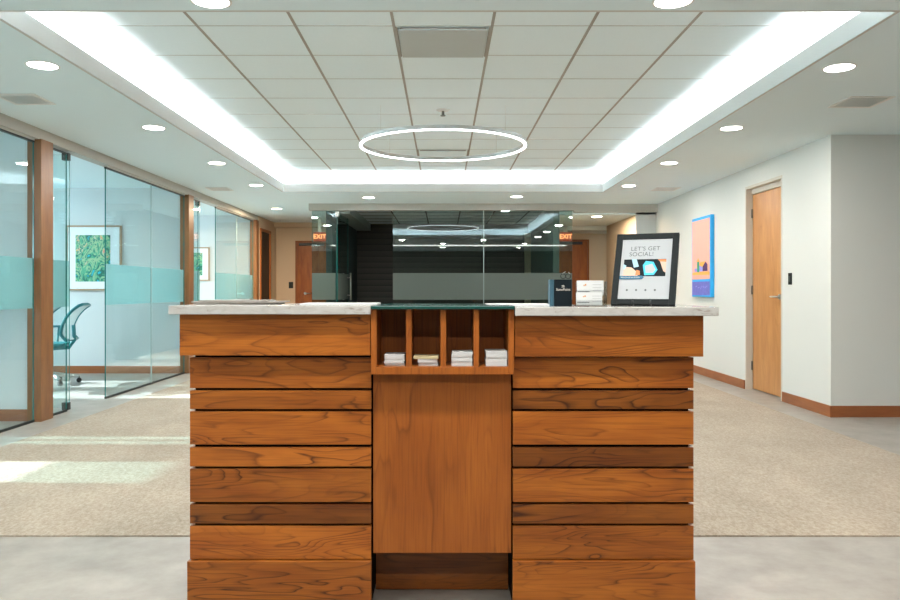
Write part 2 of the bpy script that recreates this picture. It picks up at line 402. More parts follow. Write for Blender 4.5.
# shelf of the cove and its lip
for a in ((-tx-0.30, -tx-0.02, ty0-0.30, ty1+0.30), (tx+0.02, tx+0.30, ty0-0.30, ty1+0.30)):
    bx(bm, a[0], a[1], a[2], a[3], CEI, CEI + 0.03)
bx(bm, -tx-0.02, tx+0.02, ty0 - 0.30, ty0-0.02, CEI, CEI + 0.03)
bx(bm, -tx-0.02, tx+0.02, ty1+0.02, ty1 + 0.30, CEI, CEI + 0.03)
struct('ceiling', bm, M['ceiling'])
bm = bmesh.new()
for a in ((-tx - 0.02, -tx, ty0 - 0.02, ty1 + 0.02), (tx, tx + 0.02, ty0 - 0.02, ty1 + 0.02), (-tx, tx, ty0 - 0.02, ty0), (-tx, tx, ty1, ty1 + 0.02)):
    bx(bm, a[0], a[1], a[2], a[3], CEI, 2.605)
struct('trim_1', bm, principled('lip_paint', (0.60, 0.585, 0.555), 0.8, spec=0.2))
# upstand of the cove and raised ceiling
bm = bmesh.new()
bx(bm, -tx-0.36, -tx-0.30, ty0-0.36, ty1+0.36, CEI + 0.03, TRAY + 0.05)
bx(bm, tx+0.30, tx+0.36, ty0-0.36, ty1+0.36, CEI + 0.03, TRAY + 0.05)
bx(bm, -tx-0.30, tx+0.30, ty0-0.36, ty0-0.30, CEI + 0.03, TRAY + 0.05)
bx(bm, -tx-0.30, tx+0.30, ty1+0.30, ty1+0.36, CEI + 0.03, TRAY + 0.05)
bx(bm, -tx-0.36, tx+0.36, ty0-0.36, ty1+0.36, TRAY, TRAY + 0.05)
struct('ceiling_tray', bm, M['tile'])
bm = bmesh.new()
for k in range(-3, 4):
    if abs(k) <= 3:
        pass
xs = [-1.525, -0.915, -0.305, 0.305, 0.915, 1.525]
for x in xs: bx(bm, x - 0.009, x + 0.009, ty0 - 0.2, 10.53, TRAY - 0.003, TRAY)
struct('trim_2', bm, M['bar'])
bm = bmesh.new()
y = 4.715 - 0.592
while y < 10.5:
    bx(bm, -2.135, 2.135, y - 0.004, y + 0.004, TRAY - 0.002, TRAY); y += 0.592
for x in (-2.135, 2.135): bx(bm, x - 0.004, x + 0.004, ty0 - 0.2, 10.53, TRAY - 0.002, TRAY)
bx(bm, -2.135, 2.135, 10.526, 10.534, TRAY - 0.002, TRAY)
struct('trim_3', bm, M['joint'])

# walls
struct('wall_right', B((WR, WR + 0.12, 6.70, 7.66, 0, CEI), (WR, WR + 0.12, 8.60, 12.25, 0, CEI), (WR, WR + 0.12, 7.66, 8.60, 2.28, CEI), (WR + 0.12, 7.2, 6.70, 6.82, 0, CEI)), M['wall'])
struct('wall_right_far', B((7.08, 7.2, YB, 6.70, 0, CEI)), M['wall'])
struct('wall_right_hall', B((3.10, 3.22, 12.25, 14.4, 0, 2.33), (3.22, WR + 0.12, 12.25, 12.37, 0, 2.40)), M['wall_t'])
# stretch of wall facing the room beside the hall opening
struct('wall_right_nib', B((3.10, WR, 12.20, 12.25, 0, 2.36)), M['wall_g'])
struct('wall_back', B((-3.53, -3.03, 15.60, 15.72, 0, CEI), (-2.12, -1.9, 15.60, 15.72, 0, CEI), (-3.03, -2.12, 15.60, 15.72, 2.13, CEI),
                      (1.65, 2.03, 15.30, 15.42, 0, 2.26), (2.94, 4.0, 15.30, 15.42, 0, 2.26), (2.03, 2.94, 15.30, 15.42, 2.137, 2.26),
                      (-3.42, -1.9, 15.42, 15.60, 2.40, CEI), (4.0, 4.12, 12.37, 15.42, 0, 2.33)), M['wall_t'])
struct('wall_front', B((-7.6, 7.2, YB - 0.1, YB, 0, CEI)), M['slat'])
struct('wall_office', B((-7.5, -3.53, 6.50, 6.60, 0, CEI), (-7.5, -3.53, 10.22, 10.32, 0, CEI), (-7.5, -3.53, 13.96, 14.06, 0, CEI)), M['wall_g'])
struct('wall_left_hall', B((-3.55, -3.42, 14.06, 14.20, 0, CEI), (-3.55, -3.42, 15.05, 15.72, 0, CEI), (-3.55, -3.42, 14.20, 15.05, 2.28, CEI)), M['wall_t'])
# outer wall on the left with window openings
wins = [(-1.4, 0.6, 0.9, 2.3), (4.42, 5.02, 0.85, 2.40), (5.52, 5.86, 0.85, 2.40), (7.86, 8.50, 0.85, 2.40), (8.78, 9.45, 0.85, 2.40), (11.0, 11.8, 0.85, 2.40), (12.4, 13.2, 0.85, 2.40)]
bm = bmesh.new(); yy = YB
for (a, b, z0, z1) in wins:
    bx(bm, -7.6, -7.5, yy, a, 0, CEI); bx(bm, -7.6, -7.5, a, b, 0, z0); bx(bm, -7.6, -7.5, a, b, z1, CEI); yy = b
bx(bm, -7.6, -7.5, yy, 16.0, 0, CEI)
struct('wall_left', bm, M['wall_g'])

# baseboards
struct('baseboard_right', B((WR - 0.015, WR, 6.685, 7.64, 0, 0.10), (WR - 0.015, WR, 8.60, 12.2, 0, 0.10)), M['base_h'], bevel=0.002)
struct('baseboard_right_front', B((WR, 7.08, 6.685, 6.70, 0, 0.10)), M['base_x'], bevel=0.002)
struct('baseboard_office', B((-7.5, -3.53, 6.485, 6.50, 0, 0.10), (-7.5, -3.53, 10.205, 10.22, 0, 0.10), (-7.5, -3.53, 13.945, 13.96, 0, 0.10)), M['base_x'])

# ------------------------------------------------------------------ doors
def lever(parent, p, dx, dy, name='door_handle'):
    """rose + lever; (dx, dy) unit direction of the lever; the door's front normal is n"""
    bm = bmesh.new()
    n = Vector((-abs(dy), -abs(dx), 0)) if abs(dy) > abs(dx) else Vector((0, -1, 0))
    p = Vector(p)
    cyl(bm, p, p + n * 0.012, 0.028); cyl(bm, p + n * 0.012, p + n * 0.055, 0.010)
    q = p + n * 0.05
    cyl(bm, q, q + Vector((dx, dy, 0)) * 0.12, 0.010, 0.008)
    return obj(name, bm, M['steel'], parent)

# right wall door, recessed
d1 = thing('door_1', 'light wooden door with lever handle set back in the right wall', None, (3.5, 8.2, 0), kind='structure')
obj('door_leaf', B((3.49, 3.535, 7.79, 8.56, 0.012, 2.19)), M['door'], d1, bevel=0.002, seed=3.3)
bm = bmesh.new()
bx(bm, WR - 0.002, 3.56, 8.57, 8.60, 0, 2.28); bx(bm, WR - 0.002, 3.56, 7.66, 7.69, 0, 2.28); bx(bm, WR - 0.002, 3.56, 7.69, 8.57, 2.25, 2.28)
bx(bm, 3.48, 3.56, 7.69, 8.57, 2.195, 2.25); bx(bm, 3.50, 3.56, 7.69, 7.79, 0, 2.195); 
obj('door_frame', bm, M['trimw'], d1)
for z in (0.27, 1.12, 1.98):
    obj('hinge', B((3.474, 3.50, 8.55, 8.575, z - 0.05, z + 0.05)), M['steel_d'], d1)
lever(d1, (3.49, 7.87, 1.05), 0, 1)
# the void behind the door so that no sky shows
struct('wall_right_closet', B((3.62, 3.66, 7.5, 8.8, 0, CEI)), M['wall'])

def end_door(n, label, x0, x1, y, top, hx, closer):
    d = thing(n, label, None, ((x0 + x1) / 2, y, 0), kind='structure')
    obj('door_leaf', B((x0 + 0.03, x1 - 0.03, y + 0.02, y + 0.06, 0.01, top - 0.03)), M['door_end'], d, seed=x0 * 3)
    obj('door_frame', B((x0, x0 + 0.03, y - 0.01, y + 0.1, 0, top), (x1 - 0.03, x1, y - 0.01, y + 0.1, 0, top), (x0 + 0.03, x1 - 0.03, y - 0.01, y + 0.1, top - 0.03, top)), M['door_end'], d, tone=0.15)
    obj('door_closer', B((closer[0], closer[1], y - 0.05, y + 0.02, top - 0.10, top - 0.05)), M['blackp'], d)
    lever(d, (hx, y + 0.02, 1.05), 1 if hx < (x0 + x1) / 2 else -1, 0)
    return d
end_door('door_2', 'cherry wood door with black closer at the end of the left hall', -3.03, -2.12, 15.60, 2.13, -2.83, (-2.95, -2.45))
end_door('door_3', 'cherry wood door with black closer at the end of the right hall', 2.03, 2.94, 15.30, 2.137, 2.14, (2.35, 2.80))
d4 = thing('door_4', 'dark wooden door in an orange-brown frame beyond the last glass office', None, (-3.45, 14.62, 0), kind='structure')
obj('door_leaf', B((-3.46, -3.43, 14.25, 15.0, 0.01, 2.23)), principled('dark_stained_door', (0.013, 0.010, 0.008), 0.5, noise=0.4, nscale=14), d4)
obj('door_frame', B((-3.55, -3.40, 14.20, 14.25, 0, 2.28), (-3.55, -3.40, 15.0, 15.05, 0, 2.28), (-3.55, -3.40, 14.25, 15.0, 2.23, 2.28)), M['door_end'], d4)

# ------------------------------------------------------------------ header above the offices, posts, glass
struct('trim_4', B((-3.53, -3.42, YB, 14.06, 2.40, CEI), (-3.49, -3.46, YB, 6.44, 2.386, 2.3995), (-3.49, -3.46, 7.82, 10.19, 2.386, 2.3995), (-3.49, -3.46, 11.6, 13.89, 2.386, 2.3995)), M['header'])
struct('trim_5', B((-2.13, 2.09, 12.05, 12.20, 2.385, CEI), (2.09, WR, 12.10, 12.25, 2.36, CEI)), M['header'])

post_names = ['nearest wooden post of the glass office fronts, beside the open door and chair', 'middle wooden post between the two open glass office doors', 'farthest wooden post of the glass office fronts, beside the dark door']
for i, (a, b) in enumerate(((6.45, 6.65), (10.20, 10.40), (13.90, 14.08))):
    o = obj('wooden_post', B((-0.06, 0.06, 0, b - a, 0, 2.405)), M['post'], seed=i * 2.7, bevel=0.003)
    o.location = (-3.47, a, 0); tag(o, post_names[i], 'post', 'posts of the glass office fronts')

def glass_box(x0, x1, y0, y1, z0, z1):
    """pane whose four narrow sides carry the edge material"""
    bm = bmesh.new(); fs = bx(bm, x0, x1, y0, y1, z0, z1)
    thin_x = (x1 - x0) < (y1 - y0)
    bm.normal_update()
    for f in fs:
        n = f.normal; big = abs(n.x) > 0.5 if thin_x else abs(n.y) > 0.5
        f.material_index = 0 if big else 1
    return bm
FZ0, FZ1 = 0.965, 1.39
def pane_x(y0, y1, label, x=GX):      # pane in the office front (along the depth)
    t = thing('glass_partition', label, 'glass panel', (x, (y0 + y1) / 2, 0), group='fixed glass panels of the office fronts')
    obj('pane', glass_box(x - 0.006, x + 0.006, y0, y1, 0.02, 2.37), [M['glass'], M['glass_edge']], t)
    obj('frosted_band', B((x - 0.0085, x - 0.0065, y0 + 0.002, y1 - 0.002, FZ0, FZ1)), M['frost'], t)
    obj('top_rail', B((x - 0.012, x + 0.012, y0, y1, 2.3705, 2.3855)), M['rail'], t)
    obj('bottom_rail', B((x - 0.010, x + 0.010, y0, y1, 0.0, 0.02)), M['rail'], t)
    return t
pane_x(-0.6, 3.0, 'clear glass panel of the nearest office, left of the frame edge')
pane_x(3.004, 6.445, 'large clear glass panel nearest the viewer, left of the nearest post')
pane_x(6.655, 7.01, 'narrow clear glass sidelight right behind the nearest wooden post')
pane_x(7.82, 9.05, 'clear glass panel whose dark edge crosses the garden picture')
js=pane_x(9.054, 10.195, 'clear glass panel just left of the middle wooden post')
pane_x(10.405, 10.78, 'narrow clear glass sidelight right behind the middle wooden post')
pane_x(11.60, 12.78, 'clear glass panel right of the second open office door')
js2=pane_x(12.784, 13.895, 'clear glass panel just left of the farthest wooden post')
for t_, yj in ((js, 9.052), (js2, 12.782)):
    obj('sealant_joint', B((GX - 0.0065, GX + 0.0065, yj - 0.007, yj + 0.007, 0.02, 2.37)), M['sealant'], t_, label='pale vertical sealant joint')
def leaf_office(y, label):
    t = thing('glass_door', label, 'glass door', (GX, y, 0), group='open glass office doors')
    obj('pane', glass_box(GX - 0.76, GX + 0.01, y - 0.006, y + 0.006, 0.03, 2.375), [M['glass'], M['glass_edge']], t)
    obj('frosted_band', B((GX - 0.758, GX + 0.008, y + 0.0065, y + 0.0085, FZ0, FZ1)), M['frost'], t)
    for z in (2.355, 0.045):
        obj('hinge_clamp', B((GX - 0.05, GX + 0.012, y - 0.03, y + 0.022, z - 0.035, z + 0.035)), M['rail'], t, bevel=0.004)
    bm = bmesh.new()
    for s in (-1, 1):
        tube(bm, [(GX - 0.70, y, 0.95), (GX - 0.70, y + s * 0.05, 0.95), (GX - 0.70, y + s * 0.05, 1.3), (GX - 0.70, y, 1.3)], 0.011)
    obj('door_handle', bm, M['steel'], t)
leaf_office(7.05, 'open glass door of the office with the mesh chairs')
leaf_office(10.82, 'open glass door of the second office, beyond the middle post')

# far glass front of the dark meeting room
GY = 12.12
def pane_y(x0, x1, label):
    t = thing('glass_partition', label, 'glass panel', ((x0 + x1) / 2, GY, 0), group='glass front of the dark meeting room')
    obj('pane', glass_box(x0, x1, GY - 0.006, GY + 0.006, 0.02, 2.385), [M['glass_grey'], M['glass_edge']], t)
    obj('frosted_band', B((x0 + 0.002, x1 - 0.002, GY - 0.0085, GY - 0.0065, FZ0, FZ1)), M['frost_g'], t)
    obj('bottom_rail', B((x0, x1, GY - 0.010, GY + 0.010, 0.0, 0.02)), M['rail'], t)
    return t
pane_y(-2.09, -1.71, 'narrow grey glass panel left of the open meeting room door')
pane_y(-0.80, 0.647, 'wide grey glass panel in the middle of the dark meeting room front')
js3 = pane_y(0.652, 2.06, 'wide grey glass panel at the right of the dark meeting room front')
obj('sealant_joint', B((0.6445, 0.6545, GY - 0.0095, GY + 0.0065, 0.02, 2.385)), M['sealant'], js3, label='pale vertical sealant joint')
t = thing('glass_door', 'glass door with steel pull bars standing open into the dark meeting room', 'glass door', (-1.69, GY, 0), R(86.0))
def W(o, bm): bm.transform(o.matrix_world); return bm
obj('pane', W(t, glass_box(0.0, 0.90, -0.006, 0.006, 0.03, 2.36)), [M['glass_grey'], M['glass_edge']], t)
obj('frosted_band', W(t, B((0.01, 0.89, -0.0085, -0.0065, FZ0, FZ1))), M['frost_g'], t)
for z in (2.33, 0.06): obj('hinge_clamp', W(t, B((-0.01, 0.07, -0.03, 0.03, z - 0.04, z + 0.04))), M['steel'], t, bevel=0.004)
for s in (-1, 1):
    bm = bmesh.new(); yb = s * 0.065
    cyl(bm, (0.80, yb, 0.95), (0.80, yb, 1.41), 0.014); 
    for z in (1.03, 1.33): cyl(bm, (0.80, 0, z), (0.80, yb, z), 0.009)
    obj('pull_bar', W(t, bm), M['steel'], t)

# dark meeting room
struct('wall_meeting_back', B((-1.85, 1.85, 15.75, 15.85, 0, CEI)), M['slat'])
struct('wall_meeting_left', B((-1.88, -1.78, 12.22, 15.75, 0, CEI)), M['dark'])
struct('wall_meeting_right', B((1.77, 1.87, 12.22, 15.75, 0, CEI)), principled('grey_green_paint', (0.16, 0.20, 0.19), 0.8))
struct('trim_6', B((-1.78, -1.50, 12.22, 15.75, 2.35, CEI)), principled('soffit_grey', (0.34, 0.42, 0.42), 0.8))
bm = bmesh.new()
for x in (-0.9, -0.3, 0.3, 0.9, 1.5): bx(bm, x - 0.012, x + 0.012, 12.22, 15.75, CEI - 0.004, CEI)
for yv in (12.8, 13.4, 14.0, 14.6, 15.2): bx(bm, -1.5, 1.77, yv - 0.012, yv + 0.012, CEI - 0.004, CEI)
struct('trim_7', bm, M['black'])

# ------------------------------------------------------------------ reception desk
DY = 2.65
desk = thing('reception_desk', 'cherry wood reception desk faced with horizontal boards and a pigeonhole shelf', 'reception desk', (0, 2.83, 0))
DB = 3.00
def zz(py, d): return Z(py, d)
rows = [(357.5, 388), (390.5, 409), (411.5, 444.5), (447.5, 466.5), (468.8, 502), (504.5, 523.5), (526, 559)]
tonesL = [0.12, 0.20, 0.02, -0.05, 0.22, 0.52, -0.05]
tonesR = [0.08, 0.50, 0.05, 0.55, 0.10, 0.45, 0.22]
xl0, xl1 = X(190, DY), X(371, DY); xr0, xr1 = X(513, DY), X(693.5, DY)
th = 0.014
def board(side, x0, x1, y, z0, z1, tone, seed, label=None):
    """front board with its return along the end of the desk"""
    bm = bmesh.new()
    bx(bm, x0, x1, y, y + th, z0, z1)
    if side < 0: bx(bm, x0, x0 + th, y + th, DB, z0, z1)
    else: bx(bm, x1 - th, x1, y + th, DB, z0, z1)
    return obj('board', bm, M['cherry_h'], desk, seed=seed, tone=tone, label=label)
for i, (a, b) in enumerate(rows):
    board(-1, xl0, xl1, DY, zz(b, DY), zz(a, DY), tonesL[i], 0.7 + i * 1.31, 'darker brown board' if tonesL[i] > 0.4 else None)
    board(1, xr0, xr1, DY, zz(b, DY), zz(a, DY), tonesR[i], 5.1 + i * 1.73, 'darker brown board' if tonesR[i] > 0.4 else None)
# thick top fascia and bottom board stand proud
dt = 2.615
for s, x0, x1, sd in ((-1, X(179.5, dt), X(370.5, dt), 2.2), (1, X(514.5, dt), X(703.5, dt), 8.4)):
    bm = bmesh.new(); z0, z1 = (zz(355.5, dt), 1.036) if s < 0 else (zz(356.7, dt), 1.031)
    bx(bm, x0, x1, dt, DY + th, z0, z1)
    if s < 0: bx(bm, x0, xl0 + th, DY + th, DB, z0, z1)
    else: bx(bm, xr1 - th, x1, DY + th, DB, z0, z1)
    obj('top_board', bm, M['cherry_h'], desk, seed=sd, tone=0.06 if s < 0 else 0.20, bevel=0.0015)
db = 2.635
for s, x0, x1, sd in ((-1, X(187, db), X(371, db), 3.9), (1, X(513, db), X(695.5, db), 9.7)):
    bm = bmesh.new(); z0, z1 = 0.004, zz(561.5, db)
    bx(bm, x0, x1, db, DY + th, z0, z1)
    if s < 0: bx(bm, x0, xl0 + th, DY + th, DB, z0, z1)
    else: bx(bm, xr1 - th, x1, DY + th, DB, z0, z1)
    obj('bottom_board', bm, M['cherry_h'], desk, seed=sd, tone=0.20 if s < 0 else 0.14, bevel=0.0015)
# black carcass behind the boards
obj('carcass', B((xl0 + th, xl1 - 0.004, DY + th, DB, 0.004, 1.034), (xr0 + 0.004, xr1 - th, DY + th, DB, 0.004, 1.029), (xl1, xr0, 2.92, DB, 0.004, 1.034), (xl1 - 0.004, xr0 + 0.004, 2.70, 2.92, 0.22, 0.828), (xl1 - 0.004, xr0 + 0.004, 2.801, 2.92, 0.828, 1.034)), M['black'], desk)
obj('centre_panel', B((X(373.2, 2.662), X(511.2, 2.662), 2.662, 2.70, zz(553, 2.662), 0.829)), M['cherry_v'], desk, seed=1.4, tone=0.06, bevel=0.001)
obj('kick_board', B((xl1 + 0.001, xr0 - 0.001, 2.835, 2.86, 0.004, 0.22)), M['cherry_h'], desk, seed=6.6, tone=0.35)
# pigeonhole unit
PY = 2.60; PB = 2.80
px0, px1 = X(371, PY), X(514, PY); pz0, pz1 = zz(374.5, PY), 1.053
ph = obj('pigeonhole_case', B((px0, px0 + 0.019, PY, PB, pz0, pz1), (px1 - 0.019, px1, PY, PB, pz0, pz1), (px0 + 0.019, px1 - 0.019, PY, PB, pz0, pz0 + 0.026), (px0 + 0.019, px1 - 0.019, PB - 0.006, PB, pz0 + 0.026, pz1)), M['cherry_v'], desk, seed=4.2, tone=-0.02, bevel=0.001)
for c in (408.8, 443.3, 476.3):
    x = X(c, PY); obj('divider', B((x - 0.0095, x + 0.0095, PY, PB - 0.006, pz0 + 0.026, pz1)), M['cherry_v'], ph, seed=c / 50, tone=-0.02, bevel=0.001)
SF = 2.58
def slab(x0, x1, z0, z1, mat, name, label, cat, bev=0.002, y0=SF, y1=DB + 0.02, seed=1.0):
    o = obj(name, B((-(x1 - x0) / 2, (x1 - x0) / 2, 0, y1 - y0, 0, z1 - z0)), mat, bevel=bev, seed=seed)
    o.location = ((x0 + x1) / 2, y0, z0); return tag(o, label, cat)
SZ = 1.067
slab(X(168, SF), X(370.5, SF), 1.037, SZ, M['stone'], 'stone_countertop', 'pale speckled stone countertop on the left half of the desk', 'countertop')
slab(X(515.3, SF), X(719, SF), 1.032, SZ - 0.005, M['stone'], 'stone_countertop', 'pale speckled stone countertop on the right half, under the framed sign', 'countertop')
slab(X(370.7, SF), X(515, SF), 1.0542, 1.0665, M['glass_top'], 'glass_countertop', 'dark green glass slab over the pigeonholes', 'countertop', bev=0.003)

# stacks in the pigeonholes
zf = pz0 + 0.0265
def stack(name, x0, x1, z1, label, mat, n, y0=2.62, jitter=0.0012, seed=1):
    rnd = random.Random(seed)
    t = thing(name, label, 'stack of cards', ((x0 + x1) / 2, y0, zf), group='card stacks in the pigeonholes')
    h = (z1 - zf) / n
    for k in range(n):
        dx = rnd.uniform(-jitter, jitter); dy = rnd.uniform(0, 0.004)
        obj('card_bundle', B((x0 + dx, x1 + dx, y0 + dy, y0 + 0.09 + dy, zf + k * h + 0.0002, zf + (k + 1) * h)), mat, t)
stack('card_stack', X(384.5, 2.64), X(404.3, 2.64), zz(354.3, 2.64), 'white card stack in the leftmost pigeonhole', M['paper'], 5, 2.635, seed=2)
stack('card_stack', X(451.7, 2.62), X(472.4, 2.62), zz(352, 2.62), 'white card stack in the third pigeonhole from left', M['paper'], 6, 2.62, seed=3)
stack('card_stack', X(486, 2.62), X(507.2, 2.62), zz(351, 2.62), 'white card stack in the rightmost pigeonhole, tallest of all', M['paper'], 7, 2.62, seed=4)
def flat(name, x0, x1, y0, y1, z0, z1, mat, label, cat, group=None, rot=0.0, bev=0.0):
    o = obj(name, B((-(x1 - x0) / 2, (x1 - x0) / 2, -(y1 - y0) / 2, (y1 - y0) / 2, 0, z1 - z0)), mat, bevel=bev)
    o.location = ((x0 + x1) / 2, (y0 + y1) / 2, z0); o.rotation_euler.z = rot
    return tag(o, label, cat, group)
ya = 2.635
flat('white_card_pad', X(418.5, ya), X(438.0, ya), ya, ya + 0.07, zf, zf + 0.011, M['paper'], 'cream-white pad lowest in the second pigeonhole', 'paper')
flat('cream_card_pad', X(417.5, ya), X(437.0, ya), ya - 0.004, ya + 0.07, zf + 0.0112, zf + 0.024, M['paper'], 'white pad in the middle of the second pigeonhole pile', 'paper', rot=0.03)
flat('yellow_folder', X(413.8, ya), X(438.6, ya), ya - 0.006, ya + 0.08, zf + 0.0245, zf + 0.0335, M['paper_y'], 'yellowish folder on top in the second pigeonhole', 'folder', rot=-0.02)

# papers on the counter
c0 = SZ + 0.0005
b1 = flat('brochure', X(199, 2.86), X(278, 2.86), 2.80, 2.99, c0, c0 + 0.005, M['paper_g'], 'brochure at the bottom of the pile on the left counter', 'brochure', 'brochures piled on the left counter', 0.01)
flat('brochure', X(197, 2.86), X(283, 2.86), 2.795, 2.985, c0 + 0.0055, c0 + 0.0105, M['paper_g'], 'thick brochure in the middle of the pile on the left counter', 'brochure', 'brochures piled on the left counter', -0.015)
flat('brochure', X(204, 2.88), X(270, 2.88), 2.81, 2.98, c0 + 0.011, c0 + 0.0145, M['paper_g'], 'brochure on top of the pile on the left counter', 'brochure', 'brochures piled on the left counter', 0.03)
flat('paper_sheaf', X(303, 2.75), X(378, 2.75), 2.68, 2.88, c0, c0 + 0.005, M['paper'], 'white sheaf of paper lying beside the glass slab, left of it', 'paper', rot=0.01)
c0 = SZ - 0.0045
flat('paper_sheaf', X(486, 2.83), X(549, 2.83), 2.74, 2.95, c0, c0 + 0.006, M['paper'], 'white sheaf of paper lying left of the navy box', 'paper', rot=-0.02)

# navy presentation box with logo
bd = 2.72
t = thing('presentation_box', 'small navy box with a silver logo on the right counter', 'box', (X(561, bd), bd, c0))
bz0, bz1 = c0, zz(279.5, bd)
obj('box_body', B((X(554.2, bd), X(571.8, bd), bd, bd + 0.05, bz0, bz1)), M['box_navy'], t, bevel=0.0008)
obj('spine', B((X(550, bd), X(554.1, bd), bd + 0.002, bd + 0.05, bz0, bz1)), M['box_spine'], t, bevel=0.0008)
fm = lambda x, y, z: Matrix.Translation((x, y, z)) @ Matrix.Rotation(R(90), 4, 'X')
text_mesh('lettering', 'SunnPoint', 0.0125, M['ink_w'], t, fm(X(563.2, bd), bd - 0.0004, zz(289.6, bd)), offset=0.00015)
bm = bmesh.new()
lx, lz = X(563.0, bd), zz(286.2, bd)
for k in range(3):
    a0 = 0.4 + k * 0.75
    prism(bm, [(lx + (0.0035 + 0.0035) * math.cos(a0) , lz - 0.003 + 0.007 * math.sin(a0)), (lx + 0.007 * math.cos(a0 + 0.6), lz - 0.003 + 0.007 * math.sin(a0 + 0.6)), (lx + 0.002 * math.cos(a0 + 0.6), lz - 0.003 + 0.002 * math.sin(a0 + 0.6)), (lx + 0.002 * math.cos(a0), lz - 0.003 + 0.002 * math.sin(a0))], bd - 0.0006, bd - 0.0001)
bx(bm, lx - 0.006, lx + 0.006, bd - 0.0006, bd - 0.0001, lz - 0.0045, lz - 0.0035)
obj('logo', bm, M['ink_w'], t)
# black clip with pens on the box
t = thing('eyeglasses', 'folded black and silver glasses resting on the navy box', 'glasses', (X(567, bd), bd + 0.02, bz1))
g = bmesh.new(); gx, gz, gy = X(566.5, bd), bz1 + 0.001, bd + 0.015
for k in (-1, 1):
    cpt = Vector((gx + k * 0.009, gy + 0.004, gz + 0.011))
    tube(g, [cpt + Vector((0.009 * math.cos(a), 0, 0.0085 * math.sin(a))) for a in [i * math.pi / 8 for i in range(16)]], 0.0014, 6, True)
obj('rims', g, M['blackp'], t)
g = bmesh.new()
tube(g, [(gx - 0.018, gy + 0.004, gz + 0.012), (gx - 0.008, gy + 0.018, gz + 0.022), (gx + 0.003, gy + 0.025, gz + 0.028)], 0.0013, 6)
tube(g, [(gx + 0.018, gy + 0.004, gz + 0.012), (gx + 0.013, gy + 0.018, gz + 0.026)], 0.0013, 6)
obj('temples', g, M['steel'], t)

# business card holder, two tiers
hd = 2.68
hx0, hx1 = X(577, hd), X(603.5, hd)
t = thing('card_holder', 'clear two-tier holder filled with white business cards', 'card holder', ((hx0 + hx1) / 2, hd, c0), R(-4))
def hb(*b):
    bm = bmesh.new()
    for q in b: bx(bm, *q)
    return W(t, bm)
w2 = (hx1 - hx0) / 2
obj('acrylic_tray', hb((-w2 - 0.003, w2 + 0.010, -0.014, 0.055, 0.0, 0.003), (-w2 - 0.003, w2 + 0.003, -0.014, -0.0125, 0.003, 0.022), (-w2 - 0.003, w2 + 0.003, 0.0135, 0.015, 0.003, 0.058), (w2 + 0.008, w2 + 0.010, -0.014, 0.055, 0.003, 0.088), (-w2, w2 + 0.008, 0.053, 0.055, 0.003, 0.088)), M['acrylic'], t)
lean = Matrix.Rotation(R(-9), 4, 'X')
tiers = [((-0.002, -0.010, 0.004), 0.046, 'front tier'), ((0.003, 0.018, 0.040), 0.052, 'rear tier')]
for k, (o0, h, nm) in enumerate(tiers):
    c = thing('business_cards', 'white business cards standing in the ' + ('front' if k == 0 else 'rear') + ' tier of the clear holder', 'business cards', t.matrix_world @ Vector(o0), R(-4))
    Wc = c.matrix_world
    bm = bmesh.new(); bx(bm, -w2, w2 - (0.004 if k == 0 else 0), 0, 0.016, 0, h, mat=lean); bm.transform(Wc); obj('card_bundle', bm, M['paper'], c)
    bm = bmesh.new(); bx(bm, -w2 + 0.002, -0.002 - k * 0.001, -0.0005, -0.0001, h * 0.20, h * 0.26, mat=lean)
    for q in range(3): bx(bm, 0.008, w2 - 0.008, -0.0005, -0.0001, h * (0.3 + 0.2 * q), h * (0.3 + 0.2 * q) + 0.0007, mat=lean)
    bm.transform(Wc); obj('print', bm, M['ink'], c)
    bm = bmesh.new(); bx(bm, -0.024, -0.020, -0.0006, -0.0001, h * 0.62, h * 0.70, mat=lean); bx(bm, -0.019, -0.014, -0.0006, -0.0001, h * 0.64, h * 0.76, mat=lean)
    bm.transform(Wc); obj('logo', bm, M['ink_o'], c)

# framed sign, leaning on a wire easel
yaw, ln = R(-25), R(-24)
fw, fh = 0.228, 0.290
fc = Vector((X(642, 2.74), 2.74, c0 + 0.005))
t = thing('framed_sign', 'black framed sign reading LETS GET SOCIAL on the right counter', 'sign', fc, 0)
FMX = Matrix.Translation(fc) @ Matrix.Rotation(yaw, 4, 'Z') @ Matrix.Rotation(ln, 4, 'X')
def fb(*bs):
    bm = bmesh.new()
    for q in bs: bx(bm, *q)
    bm.transform(FMX); return bm
h2 = fw / 2; fr = 0.0225
obj('frame', fb((-h2, -h2 + fr, 0, 0.016, 0, fh), (h2 - fr, h2, 0, 0.016, 0, fh), (-h2 + fr, h2 - fr, 0, 0.016, 0, fr), (-h2 + fr, h2 - fr, 0, 0.016, fh - fr, fh)), M['frame_b'], t, bevel=0.0015)
pos = obj('poster', fb((-h2 + fr, h2 - fr, 0.005, 0.012, fr, fh - fr)), M['poster'], t)
iw = h2 - fr
def tmx(x, z, y=0.0045): return FMX @ Matrix.Translation((x, y, z)) @ Matrix.Rotation(R(90), 4, 'X')
text_mesh('lettering', "LET'S GET", 0.0235, M['ink'], pos, tmx(-0.005, fh * 0.785), spacing=1.05)
text_mesh('lettering', "SOCIAL!", 0.0235, M['ink'], pos, tmx(-0.018, fh * 0.705), spacing=1.05)
